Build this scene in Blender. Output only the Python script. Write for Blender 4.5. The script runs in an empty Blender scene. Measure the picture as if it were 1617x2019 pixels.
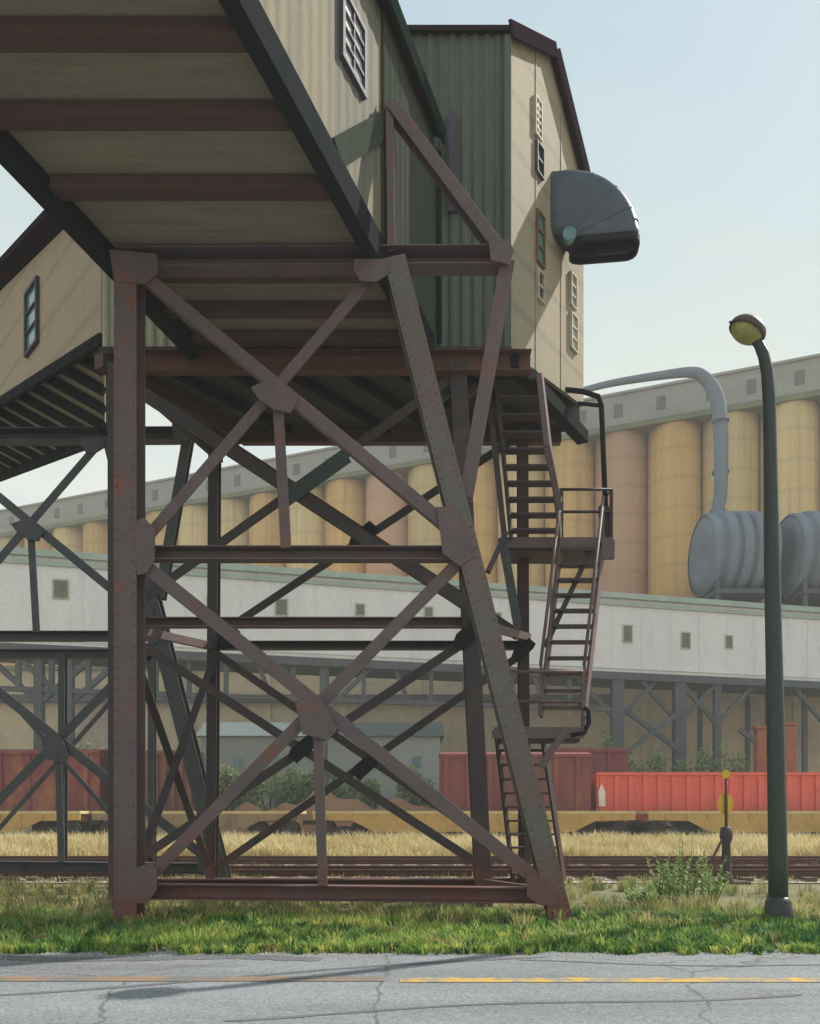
import bpy, bmesh, math, random
from mathutils import Vector, Matrix
random.seed(7)
R = math.radians
sc = bpy.context.scene
# ------------------------------------------------------------ camera
EYE, F, CX, HY = 1.7, 1600.0, 808.5, 1600.0
cd = bpy.data.cameras.new('camera'); cam = bpy.data.objects.new('camera', cd); sc.collection.objects.link(cam)
cd.sensor_fit = 'HORIZONTAL'; cd.sensor_width = 36; cd.lens = 36*F/1617; cd.shift_y = (HY-1009.5)/1617
cd.clip_end = 3000; cd.clip_start = .1
cam.location = (0, 0, EYE); cam.rotation_euler = (R(90), 0, 0); sc.camera = cam
# ------------------------------------------------------------ sky, sun, exposure
SAZ, SEL = math.atan2(.84, .54), R(45)
w = bpy.data.worlds.new('World'); sc.world = w; w.use_nodes = True
nt = w.node_tree; bg = nt.nodes['Background']; sky = nt.nodes.new('ShaderNodeTexSky')
sky.sky_type = 'NISHITA'; sky.sun_disc = False; sky.sun_elevation = SEL; sky.sun_rotation = SAZ
sky.air_density = 1.15; sky.dust_density = .7; sky.ozone_density = 1.6; sky.altitude = 0
# thin high cloud veil over the blue, thicker towards the horizon as a longer path of air is seen
N_, L_ = nt.nodes, nt.links
tc = N_.new('ShaderNodeTexCoord'); sp = N_.new('ShaderNodeSeparateXYZ'); L_.new(tc.outputs['Generated'], sp.inputs[0])
mz = N_.new('ShaderNodeMath'); mz.operation = 'MAXIMUM'; L_.new(sp.outputs['Z'], mz.inputs[0]); mz.inputs[1].default_value = .06
dv = N_.new('ShaderNodeVectorMath'); dv.operation = 'DIVIDE'; L_.new(tc.outputs['Generated'], dv.inputs[0]); L_.new(mz.outputs[0], dv.inputs[1])
mpw = N_.new('ShaderNodeMapping'); L_.new(dv.outputs[0], mpw.inputs[0]); mpw.inputs['Rotation'].default_value = (0,0,R(35)); mpw.inputs['Scale'].default_value = (.55,1.1,0)
cn = N_.new('ShaderNodeTexNoise'); cn.inputs['Scale'].default_value = 1.5; cn.inputs['Detail'].default_value = 7; cn.inputs['Roughness'].default_value = .55; cn.inputs['Distortion'].default_value = .5; L_.new(mpw.outputs[0], cn.inputs['Vector'])
hz = N_.new('ShaderNodeMapRange'); hz.interpolation_type = 'SMOOTHSTEP'; L_.new(sp.outputs['Z'], hz.inputs[0]); hz.inputs[1].default_value = 0; hz.inputs[2].default_value = .85; hz.inputs[3].default_value = .97; hz.inputs[4].default_value = .74
cr_ = N_.new('ShaderNodeMapRange'); L_.new(cn.outputs['Fac'], cr_.inputs[0]); cr_.inputs[1].default_value = .3; cr_.inputs[2].default_value = .7; cr_.inputs[3].default_value = -.14; cr_.inputs[4].default_value = .30
ad = N_.new('ShaderNodeMath'); ad.operation = 'ADD'; ad.use_clamp = True; L_.new(hz.outputs[0], ad.inputs[0]); L_.new(cr_.outputs[0], ad.inputs[1])
mw = N_.new('ShaderNodeMix'); mw.data_type = 'RGBA'; L_.new(ad.outputs[0], mw.inputs['Factor']); L_.new(sky.outputs[0], mw.inputs['A']); vc = N_.new('ShaderNodeMix'); vc.data_type = 'RGBA'; vz = N_.new('ShaderNodeMapRange'); L_.new(sp.outputs['Z'], vz.inputs[0]); vz.inputs[1].default_value = .05; vz.inputs[2].default_value = .75
L_.new(vz.outputs[0], vc.inputs['Factor']); vc.inputs['A'].default_value = (5.6,5.5,4.7,1); vc.inputs['B'].default_value = (3.1,3.85,3.95,1); L_.new(vc.outputs['Result'], mw.inputs['B'])
L_.new(mw.outputs['Result'], bg.inputs[0]); bg.inputs[1].default_value = .12
sd = bpy.data.lights.new('sun', 'SUN'); sun = bpy.data.objects.new('sun', sd); sc.collection.objects.link(sun)
sd.energy = 3.6; sd.angle = R(.6); sd.color = (1, .93, .82)
S = Vector((math.sin(SAZ)*math.cos(SEL), math.cos(SAZ)*math.cos(SEL), math.sin(SEL)))
sun.rotation_euler = S.to_track_quat('Z', 'Y').to_euler(); sun.location = S*60
sc.view_settings.view_transform = 'Standard'; sc.view_settings.look = 'None'
sc.view_settings.exposure = 0.65; sc.view_settings.gamma = 1
sc.render.engine = 'CYCLES'

# ------------------------------------------------------------ materials
def mat(name, c1, c2=None, scale=2.0, stretch=(1,1,1), rough=.75, metal=0, bump=.1, c3=None, s3=1.0, t3=.62, fine=None, spec=.3):
    m = bpy.data.materials.new(name); m.use_nodes = True; n = m.node_tree.nodes; l = m.node_tree.links
    b = n['Principled BSDF']; b.inputs['Roughness'].default_value = rough; b.inputs['Metallic'].default_value = metal
    b.inputs['Specular IOR Level'].default_value = spec
    tc = n.new('ShaderNodeTexCoord'); mp = n.new('ShaderNodeMapping'); l.new(tc.outputs['Object'], mp.inputs[0])
    mp.inputs['Scale'].default_value = stretch
    nz = n.new('ShaderNodeTexNoise'); nz.inputs['Scale'].default_value = scale; nz.inputs['Detail'].default_value = 7; nz.inputs['Roughness'].default_value = .62
    l.new(mp.outputs[0], nz.inputs['Vector'])
    rp = n.new('ShaderNodeValToRGB'); rp.color_ramp.elements[0].position = .36; rp.color_ramp.elements[1].position = .64
    c2 = c2 or tuple(x*.7 for x in c1)
    rp.color_ramp.elements[0].color = (*c1, 1); rp.color_ramp.elements[1].color = (*c2, 1)
    l.new(nz.outputs['Fac'], rp.inputs[0]); out = rp.outputs[0]
    if c3:
        n3 = n.new('ShaderNodeTexNoise'); n3.inputs['Scale'].default_value = s3; n3.inputs['Detail'].default_value = 8; n3.inputs['Roughness'].default_value = .7
        l.new(mp.outputs[0], n3.inputs['Vector'])
        r3 = n.new('ShaderNodeValToRGB'); r3.color_ramp.elements[0].position = t3-.05; r3.color_ramp.elements[1].position = t3+.06
        l.new(n3.outputs['Fac'], r3.inputs[0])
        mx = n.new('ShaderNodeMix'); mx.data_type = 'RGBA'; l.new(r3.outputs[0], mx.inputs['Factor']); l.new(out, mx.inputs['A']); mx.inputs['B'].default_value = (*c3, 1)
        out = mx.outputs['Result']
    # fine grain of the surface
    nf = n.new('ShaderNodeTexNoise'); nf.inputs['Scale'].default_value = fine or scale*14; nf.inputs['Detail'].default_value = 4
    l.new(tc.outputs['Object'], nf.inputs['Vector'])
    mr = n.new('ShaderNodeMapRange'); l.new(nf.outputs['Fac'], mr.inputs[0]); mr.inputs[1].default_value=.3; mr.inputs[2].default_value=.7; mr.inputs[3].default_value = .91; mr.inputs[4].default_value = 1.07
    mm = n.new('ShaderNodeVectorMath'); mm.operation = 'MULTIPLY'; l.new(out, mm.inputs[0]); l.new(mr.outputs[0], mm.inputs[1])
    l.new(mm.outputs[0], b.inputs['Base Color'])
    if bump:
        bp = n.new('ShaderNodeBump'); bp.inputs['Strength'].default_value = bump; bp.inputs['Distance'].default_value = .03
        ad = n.new('ShaderNodeMath'); ad.operation = 'ADD'; l.new(nz.outputs['Fac'], ad.inputs[0]); l.new(nf.outputs['Fac'], ad.inputs[1])
        l.new(ad.outputs[0], bp.inputs['Height']); l.new(bp.outputs[0], b.inputs['Normal'])
    return m
M = dict(
 steel=mat('rusty_steel', (.16,.108,.118), (.118,.096,.102), 1.6, rough=.6, bump=.25, c3=(.20,.085,.06), s3=1.3, t3=.60),
 steel_green=mat('weathered_green_steel', (.125,.135,.115), (.15,.105,.10), 1.2, rough=.6, bump=.25, c3=(.26,.12,.09), s3=1.1, t3=.60),
 steel_dark=mat('dark_steel', (.045,.042,.048), (.065,.05,.05), 1.8, rough=.6, bump=.2, c3=(.11,.06,.05), s3=1.5, t3=.62),
 steel_red=mat('dark_red_steel', (.075,.028,.03), (.04,.03,.035), 1.8, rough=.65, bump=.2, c3=(.12,.04,.035), s3=2),
 steel_blue=mat('blue_grey_steel', (.055,.066,.08), (.08,.085,.09), 1.5, rough=.6, bump=.15, c3=(.05,.05,.045), s3=1.2),
 joist=mat('red_brown_timber', (.12,.065,.06), (.09,.058,.054), 2, (1,6,6), rough=.85, bump=.3),
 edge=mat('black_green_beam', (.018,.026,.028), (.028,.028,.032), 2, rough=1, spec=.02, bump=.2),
 brownbeam=mat('brown_beam', (.16,.075,.055), (.10,.055,.045), 2, (1,5,5), rough=.8, bump=.3),
 boards=mat('weathered_boards', (.30,.26,.195), (.24,.21,.155), 1.1, (.5,7,7), rough=.9, bump=.35, c3=(.36,.25,.17), s3=.9, t3=.63),
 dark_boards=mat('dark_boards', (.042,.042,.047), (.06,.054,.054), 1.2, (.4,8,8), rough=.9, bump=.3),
 tan=mat('tan_cladding', (.345,.29,.205), (.29,.25,.185), .9, (1.4,1.4,.16), rough=.8, bump=.12, c3=(.26,.24,.18), s3=1.0, t3=.60),
 tan_pink=mat('buff_cladding', (.40,.31,.225), (.35,.285,.21), .8, (1,1,.4), rough=.85, bump=.1, c3=(.36,.32,.24), s3=.8),
 shade_green_corr=mat('shade_toned_green_corrugated', (.115,.13,.105), (.085,.10,.085), 1.1, (1.6,1.6,.12), rough=.6, metal=.1, bump=.08, c3=(.07,.07,.068), s3=.9, t3=.60),  # shade of the front wall put into the colour as dark green
 tan_corr=mat('tan_corrugated', (.42,.41,.30), (.34,.34,.26), 1.1, (1.6,1.6,.15), rough=.7, bump=.08),
 fascia=mat('dark_green_fascia', (.012,.03,.022), (.02,.025,.024), 2, rough=1, spec=0),
 roof=mat('plum_roof_trim', (.035,.022,.032), (.025,.02,.028), 2, rough=1, spec=0),
 hood=mat('blue_grey_sheet', (.10,.118,.145), (.075,.09,.112), 1.6, (1,1,1), rough=.45, metal=.35, bump=.08, c3=(.18,.15,.14), s3=1.5, t3=.66),
 black=mat('flat_black', (.014,.018,.02), (.02,.022,.024), 3, rough=.8),
 glass_pale=mat('pale_window_glass', (.50,.60,.62), (.34,.44,.50), 3, rough=.12, bump=.03, spec=.6),
 glass_dark=mat('dark_window_glass', (.03,.05,.055), (.05,.07,.07), 3, rough=.12, bump=.03, spec=.6),
 glass_teal=mat('teal_window_glass', (.13,.27,.28), (.08,.18,.2), 3, rough=.15, bump=.03, spec=.6),
 frame_brown=mat('brown_frame', (.22,.13,.07), rough=.7), frame_dark=mat('dark_frame', (.09,.08,.11), rough=.7),
 frame_cream=mat('cream_frame', (.55,.50,.38), rough=.7),
 lamp_green=mat('dark_green_pole_paint', (.035,.055,.045), (.045,.05,.06), 1.3, (1,1,.6), rough=.42, bump=.06, c3=(.09,.10,.09), s3=1.1, t3=.64),
 lens=mat('yellowed_lens', (.42,.40,.14), (.25,.25,.1), 6, rough=.25),
 bronze=mat('bronze_lamp_shell', (.10,.07,.06), (.07,.06,.06), 4, rough=.45),
 white=mat('white_gallery_paint', (.74,.74,.765), (.66,.67,.70), .5, (1,1,.25), rough=.9, bump=0, c3=(.56,.57,.59), s3=.45, t3=.62),
 trimgreen=mat('pale_green_trim', (.40,.48,.44), (.32,.39,.37), 1, rough=.7),
 shutter=mat('grey_green_shutter', (.16,.18,.14), (.12,.14,.12), 3, rough=.7),
 girder=mat('slate_girder', (.075,.09,.105), (.10,.11,.12), .6, rough=.7),
 silo_a=mat('ochre_concrete', (.70,.44,.17), (.60,.36,.14), .40, (2.4,2.4,.045), rough=.95, bump=.05, c3=(.52,.25,.14), s3=.5, t3=.58),
 silo_b=mat('buff_concrete', (.70,.53,.26), (.62,.44,.21), .40, (2.4,2.4,.045), rough=.95, bump=.05, c3=(.50,.30,.19), s3=.5, t3=.60),
 silo_c=mat('pink_concrete', (.58,.30,.20), (.54,.34,.21), .40, (2.4,2.4,.045), rough=.95, bump=.05, c3=(.56,.38,.17), s3=.5, t3=.60),
 silo_top=mat('grey_roof_gallery', (.29,.29,.28), (.34,.335,.32), .25, rough=.9, bump=.05),
 ledge=mat('mossy_ledge', (.22,.22,.13), (.16,.18,.13), .6, rough=.95),
 beige=mat('beige_render', (.48,.40,.29), (.56,.45,.31), .12, (1,1,.8), rough=.95, bump=.05, c3=(.36,.30,.26), s3=.1, t3=.58),
 bluewall=mat('pale_blue_wall', (.36,.40,.40), (.40,.42,.42), .3, (1,1,.6), rough=.85, c3=(.24,.30,.30), s3=.3),
 tealroof=mat('teal_roof', (.17,.22,.22), (.15,.19,.195), .5, rough=.7),
 tank=mat('blue_grey_tank', (.20,.24,.30), (.155,.185,.24), .5, rough=.8, metal=0, bump=.05),
 pipe=mat('slate_pipe', (.20,.235,.30), (.165,.19,.25), .6, rough=.9, metal=0, spec=.1),
 red=mat('bright_red_car', (.78,.12,.09), (.68,.13,.10), .5, (1,1,.4), rough=.6, bump=.05, c3=(.50,.12,.08), s3=.5, t3=.62),
 maroon=mat('maroon_car', (.25,.06,.06), (.19,.05,.065), .5, (1,1,.4), rough=.65, c3=(.27,.09,.05), s3=.4, t3=.6),
 brownred=mat('brown_red_container', (.18,.065,.05), (.14,.05,.045), .6, (1,1,.4), rough=.7),
 crimson=mat('crimson_car', (.25,.045,.055), (.19,.045,.055), .5, (1,1,.4), rough=.65, c3=(.36,.13,.06), s3=.35, t3=.58),
 yellow=mat('ochre_flatcar_paint', (.60,.38,.13), (.50,.31,.11), .6, (1,1,1), rough=.7, c3=(.30,.17,.08), s3=.6, t3=.64),
 deck=mat('flatcar_deck_planks', (.66,.54,.27), (.55,.44,.22), 1, rough=.85),
 wheel=mat('black_running_gear', (.035,.035,.04), (.06,.05,.045), 2, rough=.7),
 rail=mat('rusty_rail', (.12,.055,.04), (.085,.045,.04), 2, rough=.6, c3=(.2,.09,.05), s3=2),
 sleeper=mat('old_sleeper', (.085,.06,.05), (.12,.09,.075), 1.5, rough=.95),
 signal_yellow=mat('signal_yellow', (.78,.52,.03), (.70,.42,.03), 4, rough=.5),
 plum=mat('plum_iron', (.05,.035,.06), (.07,.045,.055), 4, rough=.55),
 whitepaint=mat('white_paint', (.75,.72,.68), (.65,.6,.57), 3, rough=.7),
 bark=mat('bark', (.09,.07,.05), rough=.95),
 rust=mat('orange_rust', (.36,.15,.07), (.26,.10,.06), .8, rough=.9),
)
def ramp_mat(name, cols, scale, stretch=(1,1,1), rough=.95, bump=.4, det=9, fine=9):
    m = mat(name, cols[0], cols[-1], scale, stretch, rough, bump=bump, fine=fine)
    n = [x for x in m.node_tree.nodes if x.type == 'VALTORGB'][0]; cr = n.color_ramp
    while len(cr.elements) > 2: cr.elements.remove(cr.elements[0])
    k = len(cols)
    for i, c in enumerate(cols):
        p = .30+.40*i/(k-1)
        e = cr.elements[0] if i == 0 else cr.elements[1] if i == k-1 else cr.elements.new(p)
        e.position = p; e.color = (*c, 1)
    return m
M['asphalt'] = mat('asphalt', (.25,.27,.29), (.19,.205,.225), .8, (.25,1.4,1), rough=.85, bump=.25, c3=(.17,.17,.18), s3=.55, t3=.60, fine=60)
def add_cracks(m, scale, width, col, col_patch=None):
    n = m.node_tree.nodes; l = m.node_tree.links; b = n['Principled BSDF']; src = b.inputs['Base Color'].links[0].from_socket
    tc = n.new('ShaderNodeTexCoord'); nz = n.new('ShaderNodeTexNoise'); nz.inputs['Scale'].default_value = 1.6; nz.inputs['Detail'].default_value = 6; l.new(tc.outputs['Object'], nz.inputs['Vector'])
    ad = n.new('ShaderNodeMix'); ad.data_type = 'RGBA'; ad.inputs['Factor'].default_value = .32; l.new(tc.outputs['Object'], ad.inputs['A']); l.new(nz.outputs['Color'], ad.inputs['B'])
    vo = n.new('ShaderNodeTexVoronoi'); vo.feature = 'DISTANCE_TO_EDGE'; vo.inputs['Scale'].default_value = scale; l.new(ad.outputs['Result'], vo.inputs['Vector'])
    mr = n.new('ShaderNodeMapRange'); l.new(vo.outputs['Distance'], mr.inputs[0]); mr.inputs[1].default_value = 0; mr.inputs[2].default_value = width; mr.inputs[3].default_value = .8; mr.inputs[4].default_value = 0
    mx = n.new('ShaderNodeMix'); mx.data_type = 'RGBA'; l.new(mr.outputs[0], mx.inputs['Factor']); l.new(src, mx.inputs['A']); mx.inputs['B'].default_value = (*col,1)
    l.new(mx.outputs['Result'], b.inputs['Base Color'])
add_cracks(M['asphalt'], .42, .007, (.10,.10,.105))
def grit(m, sc_, lo, hi):
    n = m.node_tree.nodes; l = m.node_tree.links; b = n['Principled BSDF']; src = b.inputs['Base Color'].links[0].from_socket
    tc = n.new('ShaderNodeTexCoord'); vo = n.new('ShaderNodeTexVoronoi'); vo.inputs['Scale'].default_value = sc_; l.new(tc.outputs['Object'], vo.inputs['Vector'])
    sp = n.new('ShaderNodeSeparateXYZ'); l.new(vo.outputs['Color'], sp.inputs[0]); mr = n.new('ShaderNodeMapRange'); l.new(sp.outputs[0], mr.inputs[0]); mr.inputs[3].default_value = lo; mr.inputs[4].default_value = hi
    vm = n.new('ShaderNodeVectorMath'); vm.operation = 'MULTIPLY'; l.new(src, vm.inputs[0]); l.new(mr.outputs[0], vm.inputs[1]); l.new(vm.outputs[0], b.inputs['Base Color'])
grit(M['asphalt'], 55, .72, 1.25)
M['patch'] = mat('tar_patch', (.12,.125,.135), (.16,.165,.175), 1.5, rough=.9, bump=.3, fine=60)
M['line'] = mat('worn_yellow_paint', (.55,.36,.08), (.50,.33,.09), 1.2, rough=.8, bump=.1, c3=(.25,.24,.21), s3=3.2, t3=.49, fine=40)
M['line_shade'] = mat('worn_shaded_yellow_paint', (.30,.19,.12), (.22,.17,.13), 1.2, rough=.85, bump=.1, c3=(.17,.165,.165), s3=1.6, t3=.50, fine=40)  # worn yellow line, browned to paint in the tower's shadow
M['teal_plate'] = mat('teal_grey_plate', (.05,.075,.075), (.06,.07,.07), 2)
M['olive'] = mat('olive_tan_cladding', (.235,.205,.14), (.18,.165,.12), .9, (1.4,1.4,.16), rough=.85, bump=.1, c3=(.14,.145,.12), s3=.9, t3=.58)
M['shade_clad'] = mat('painted_shade_green_grey', (.07,.08,.066), (.055,.065,.056), 1.1, (1.6,1.6,.12), rough=1, spec=0, bump=.08, c3=(.06,.05,.055), s3=.9)  # shadow on the gallery wall, put into a dark green-grey colour
M['tan_old'] = mat('dull_tan_paint', (.34,.25,.14), (.27,.19,.12), .8, rough=.8, c3=(.20,.13,.09), s3=.8, t3=.55)
M['soil'] = ramp_mat('gravelly_soil', [(.30,.25,.17),(.20,.18,.10),(.36,.30,.20),(.24,.21,.13)], .35, fine=25)
M['verge'] = ramp_mat('verge_soil', [(.07,.10,.035),(.20,.19,.10),(.10,.13,.05),(.27,.23,.14)], .7, fine=25)
M['ballast'] = ramp_mat('pale_ballast', [(.42,.36,.30),(.30,.25,.2),(.46,.40,.33)], 1.6, fine=14, bump=.8)
M['mound'] = ramp_mat('brown_earth', [(.34,.17,.09),(.42,.23,.12),(.28,.17,.10)], .5)

for k_ in ('steel','steel_green','steel_dark'):
    m = M[k_]; n = m.node_tree.nodes; l = m.node_tree.links; b = n['Principled BSDF']; src = b.inputs['Base Color'].links[0].from_socket
    tc = n.new('ShaderNodeTexCoord'); sp_ = n.new('ShaderNodeSeparateXYZ'); l.new(tc.outputs['Object'], sp_.inputs[0]); nz = n.new('ShaderNodeTexNoise'); nz.inputs['Scale'].default_value = 2.2; nz.inputs['Detail'].default_value = 6; l.new(tc.outputs['Object'], nz.inputs['Vector'])
    ma = n.new('ShaderNodeMath'); ma.operation = 'MULTIPLY_ADD'; l.new(nz.outputs['Fac'], ma.inputs[0]); ma.inputs[1].default_value = 2.4; l.new(sp_.outputs['Z'], ma.inputs[2])
    mr = n.new('ShaderNodeMapRange'); l.new(ma.outputs[0], mr.inputs[0]); mr.inputs[1].default_value = 1.3; mr.inputs[2].default_value = 2.4; mr.inputs[3].default_value = .75; mr.inputs[4].default_value = 0
    mx = n.new('ShaderNodeMix'); mx.data_type = 'RGBA'; l.new(mr.outputs[0], mx.inputs['Factor']); l.new(src, mx.inputs['A']); mx.inputs['B'].default_value = (.17,.06,.05,1); l.new(mx.outputs['Result'], b.inputs['Base Color'])
def pour(m, h, k=.12):
    n = m.node_tree.nodes; l = m.node_tree.links; b = n['Principled BSDF']; src = b.inputs['Base Color'].links[0].from_socket
    tc = n.new('ShaderNodeTexCoord'); wv = n.new('ShaderNodeTexWave'); wv.bands_direction = 'Z'; wv.inputs['Scale'].default_value = h; wv.inputs['Distortion'].default_value = .6; wv.inputs['Detail'].default_value = 3; l.new(tc.outputs['Object'], wv.inputs['Vector'])
    mr = n.new('ShaderNodeMapRange'); l.new(wv.outputs['Fac'], mr.inputs[0]); mr.inputs[1].default_value = 0; mr.inputs[2].default_value = .12; mr.inputs[3].default_value = 1-k; mr.inputs[4].default_value = 1
    vm = n.new('ShaderNodeVectorMath'); vm.operation = 'MULTIPLY'; l.new(src, vm.inputs[0]); l.new(mr.outputs[0], vm.inputs[1]); l.new(vm.outputs[0], b.inputs['Base Color'])
for k_ in ('silo_a','silo_b','silo_c'):
    pour(M[k_], .11, .10)
    m = M[k_]; n = m.node_tree.nodes; l = m.node_tree.links; b = n['Principled BSDF']; src = b.inputs['Base Color'].links[0].from_socket
    oi = n.new('ShaderNodeObjectInfo'); mr = n.new('ShaderNodeMapRange'); l.new(oi.outputs['Random'], mr.inputs[0]); mr.inputs[3].default_value = .84; mr.inputs[4].default_value = 1.08
    vm = n.new('ShaderNodeVectorMath'); vm.operation = 'MULTIPLY'; l.new(src, vm.inputs[0]); l.new(mr.outputs[0], vm.inputs[1]); l.new(vm.outputs[0], b.inputs['Base Color'])
pour(M['tan'], .33, .18); pour(M['tan_pink'], .33, .15)
def leafmat(name, a, b, c=None, scale=1.2):
    m = bpy.data.materials.new(name); m.use_nodes = True; n = m.node_tree.nodes; l = m.node_tree.links
    bs = n['Principled BSDF']; bs.inputs['Roughness'].default_value = .6; bs.inputs['Specular IOR Level'].default_value=.2
    at = n.new('ShaderNodeAttribute'); at.attribute_name = 'tint'
    r = n.new('ShaderNodeValToRGB'); r.color_ramp.elements[0].color = (*a,1); r.color_ramp.elements[1].color = (*b,1)
    if c: e = r.color_ramp.elements.new(.5); e.color = (*c,1)
    l.new(at.outputs['Fac'], r.inputs[0]); l.new(r.outputs[0], bs.inputs['Base Color'])
    tr = n.new('ShaderNodeBsdfTranslucent'); l.new(r.outputs[0], tr.inputs[0]); mx = n.new('ShaderNodeMixShader'); mx.inputs[0].default_value = .35
    l.new(bs.outputs[0], mx.inputs[1]); l.new(tr.outputs[0], mx.inputs[2]); l.new(mx.outputs[0], n['Material Output'].inputs[0])
    return m
M['grass'] = leafmat('green_grass', (.02,.10,.035), (.62,.64,.18), (.18,.34,.07))
M['darkgrass'] = leafmat('dark_green_grass', (.01,.06,.03), (.05,.16,.05), (.02,.10,.04))
M['drygrass'] = leafmat('dry_grass', (.46,.36,.16), (.80,.72,.46), (.62,.52,.27))
M['palegrass'] = leafmat('mixed_grass', (.14,.19,.06), (.56,.48,.24), (.34,.33,.13))
M['shrub'] = leafmat('shrub_leaves', (.10,.16,.07), (.36,.42,.20), (.20,.27,.12))
M['weed'] = leafmat('weed_leaves', (.12,.24,.06), (.42,.54,.18), (.24,.38,.11))

# ------------------------------------------------------------ mesh helpers
def P(px, py, Y): return Vector(((px-CX)/F*Y, Y, EYE+(HY-py)/F*Y))
class MB:
    def __init__(s): s.v = []; s.f = []; s.sm = []
    def add(s, vs, fs, smooth=False):
        o = len(s.v); s.v += [Vector(v) for v in vs]; s.f += [tuple(i+o for i in f) for f in fs]; s.sm += [smooth]*len(fs); return s
    def box(s, a, b):
        x0,y0,z0 = a; x1,y1,z1 = b
        return s.add([(x0,y0,z0),(x1,y0,z0),(x1,y1,z0),(x0,y1,z0),(x0,y0,z1),(x1,y0,z1),(x1,y1,z1),(x0,y1,z1)],
              [(0,3,2,1),(4,5,6,7),(0,1,5,4),(1,2,6,5),(2,3,7,6),(3,0,4,7)])
    def hexa(s, q0, q1):      # two quads (bottom, top)
        return s.add(list(q0)+list(q1), [(3,2,1,0),(4,5,6,7),(0,1,5,4),(1,2,6,5),(2,3,7,6),(3,0,4,7)])
    def prism(s, p, q, prof, face=(0,-1,0)):   # prof: (a in-plane, b towards face)
        p = Vector(p); q = Vector(q); d = (q-p).normalized(); u = Vector(face); u = (u-d*u.dot(d))
        if u.length < 1e-4: u = Vector((1,0,0)); u = u-d*u.dot(d)
        u.normalize(); v = d.cross(u); n = len(prof)
        vs = [p+v*a+u*b for a,b in prof]+[q+v*a+u*b for a,b in prof]
        fs = [tuple(range(n))[::-1], tuple(range(n,2*n))]+[(i,(i+1)%n,n+(i+1)%n,n+i) for i in range(n)]
        return s.add(vs, fs)
    def bar(s, p, q, w, h=None, face=(0,-1,0)):
        h = h or w; a, b = w/2, h/2
        return s.prism(p, q, [(-a,-b),(a,-b),(a,b),(-a,b)], face)
    def beamH(s, p, q, w, h, t=.022, face=(0,-1,0)):   # H section, flange faces 'face'
        a, b, k = w/2, h/2, t/2
        s.prism(p,q,[(-a,b-t),(a,b-t),(a,b),(-a,b)],face); s.prism(p,q,[(-a,-b),(a,-b),(a,-b+t),(-a,-b+t)],face)
        return s.prism(p,q,[(-k,-b+t),(k,-b+t),(k,b-t),(-k,b-t)],face)
    def beamC(s, p, q, w, h, t=.02, face=(0,-1,0)):    # channel, open side faces 'face'
        a, b = w/2, h/2
        return s.prism(p,q,[(-a,-b),(a,-b),(a,b),(a-t,b),(a-t,-b+t),(-a+t,-b+t),(-a+t,b),(-a,b)],face)
    def beamL(s, p, q, w, t=.02, face=(0,-1,0)):       # angle iron: leg across, leg back
        a = w/2
        return s.prism(p,q,[(-a,0),(a,0),(a,-w*.8),(a-t,-w*.8),(a-t,-t),(-a,-t)],face)
    def tube(s, pts, rad, seg=12, caps=True):
        pts = [Vector(p) for p in pts]; n = len(pts); vs = []
        rad = rad if isinstance(rad, (list, tuple)) else [rad]*n
        ref = Vector((0,-1,0)) if abs((pts[-1]-pts[0]).normalized().y) < .9 else Vector((1,0,0))
        for i, p in enumerate(pts):
            d = (pts[min(i+1,n-1)]-pts[max(i-1,0)]).normalized(); u = (ref-d*ref.dot(d)).normalized(); v = d.cross(u)
            vs += [p+(u*math.cos(2*math.pi*k/seg)+v*math.sin(2*math.pi*k/seg))*rad[i] for k in range(seg)]
        fs = [(i*seg+k, i*seg+(k+1)%seg, (i+1)*seg+(k+1)%seg, (i+1)*seg+k) for i in range(n-1) for k in range(seg)]
        s.add(vs, fs, True)
        if caps: o = len(s.v)-len(vs); s.f += [tuple(range(o,o+seg))[::-1], tuple(range(o+(n-1)*seg,o+n*seg))]; s.sm += [False]*2
        return s
    def poly(s, pts, depth, yf):   # extruded polygon in XZ at y=yf..yf+depth ; pts (x,z)
        n = len(pts); a = [(x,yf,z) for x,z in pts]; b = [(x,yf+depth,z) for x,z in pts]
        return s.add(a+b, [tuple(range(n)), tuple(range(n,2*n))[::-1]]+[(i,n+i,n+(i+1)%n,(i+1)%n) for i in range(n)])
    def build(s, name, m, parent=None, bevel=0):
        me = bpy.data.meshes.new(name); o = bpy.data.objects.new(name, me); sc.collection.objects.link(o)
        off = Vector(parent['_w']) if parent is not None else Vector((0,0,0))
        me.from_pydata([v-off for v in s.v], [], s.f); me.update()
        bm = bmesh.new(); bm.from_mesh(me); bmesh.ops.recalc_face_normals(bm, faces=bm.faces)
        bm.to_mesh(me); bm.free()
        if any(s.sm): me.polygons.foreach_set('use_smooth', s.sm)
        me.materials.append(M[m] if isinstance(m, str) else m)
        if bevel: b = o.modifiers.new('bevel','BEVEL'); b.width = bevel; b.segments = 1; b.limit_method = 'ANGLE'
        o['_w'] = list(off)
        if parent is not None: o.parent = parent
        return o
def tag(o, label=None, cat=None, group=None, kind=None):
    for k, v in (('label',label),('category',cat),('group',group),('kind',kind)):
        if v: o[k] = v
    return o
def thing(name, loc, label, cat, group=None):
    e = bpy.data.objects.new(name, None); sc.collection.objects.link(e); e.location = loc; e['_w'] = list(loc); e.empty_display_size = .3
    return tag(e, label, cat, group)
def copy_tree(o, parent=None):
    c = o.copy(); sc.collection.objects.link(c)
    if parent is not None: c.parent = parent
    for ch in [x for x in sc.objects if x.parent == o]: copy_tree(ch, c)
    return c
def sheet(name, pts, z, m, sub=None):
    return tag(MB().add([(x,y,z) for x,y in pts], [tuple(range(len(pts)))]).build(name, m), kind='structure')
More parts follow.
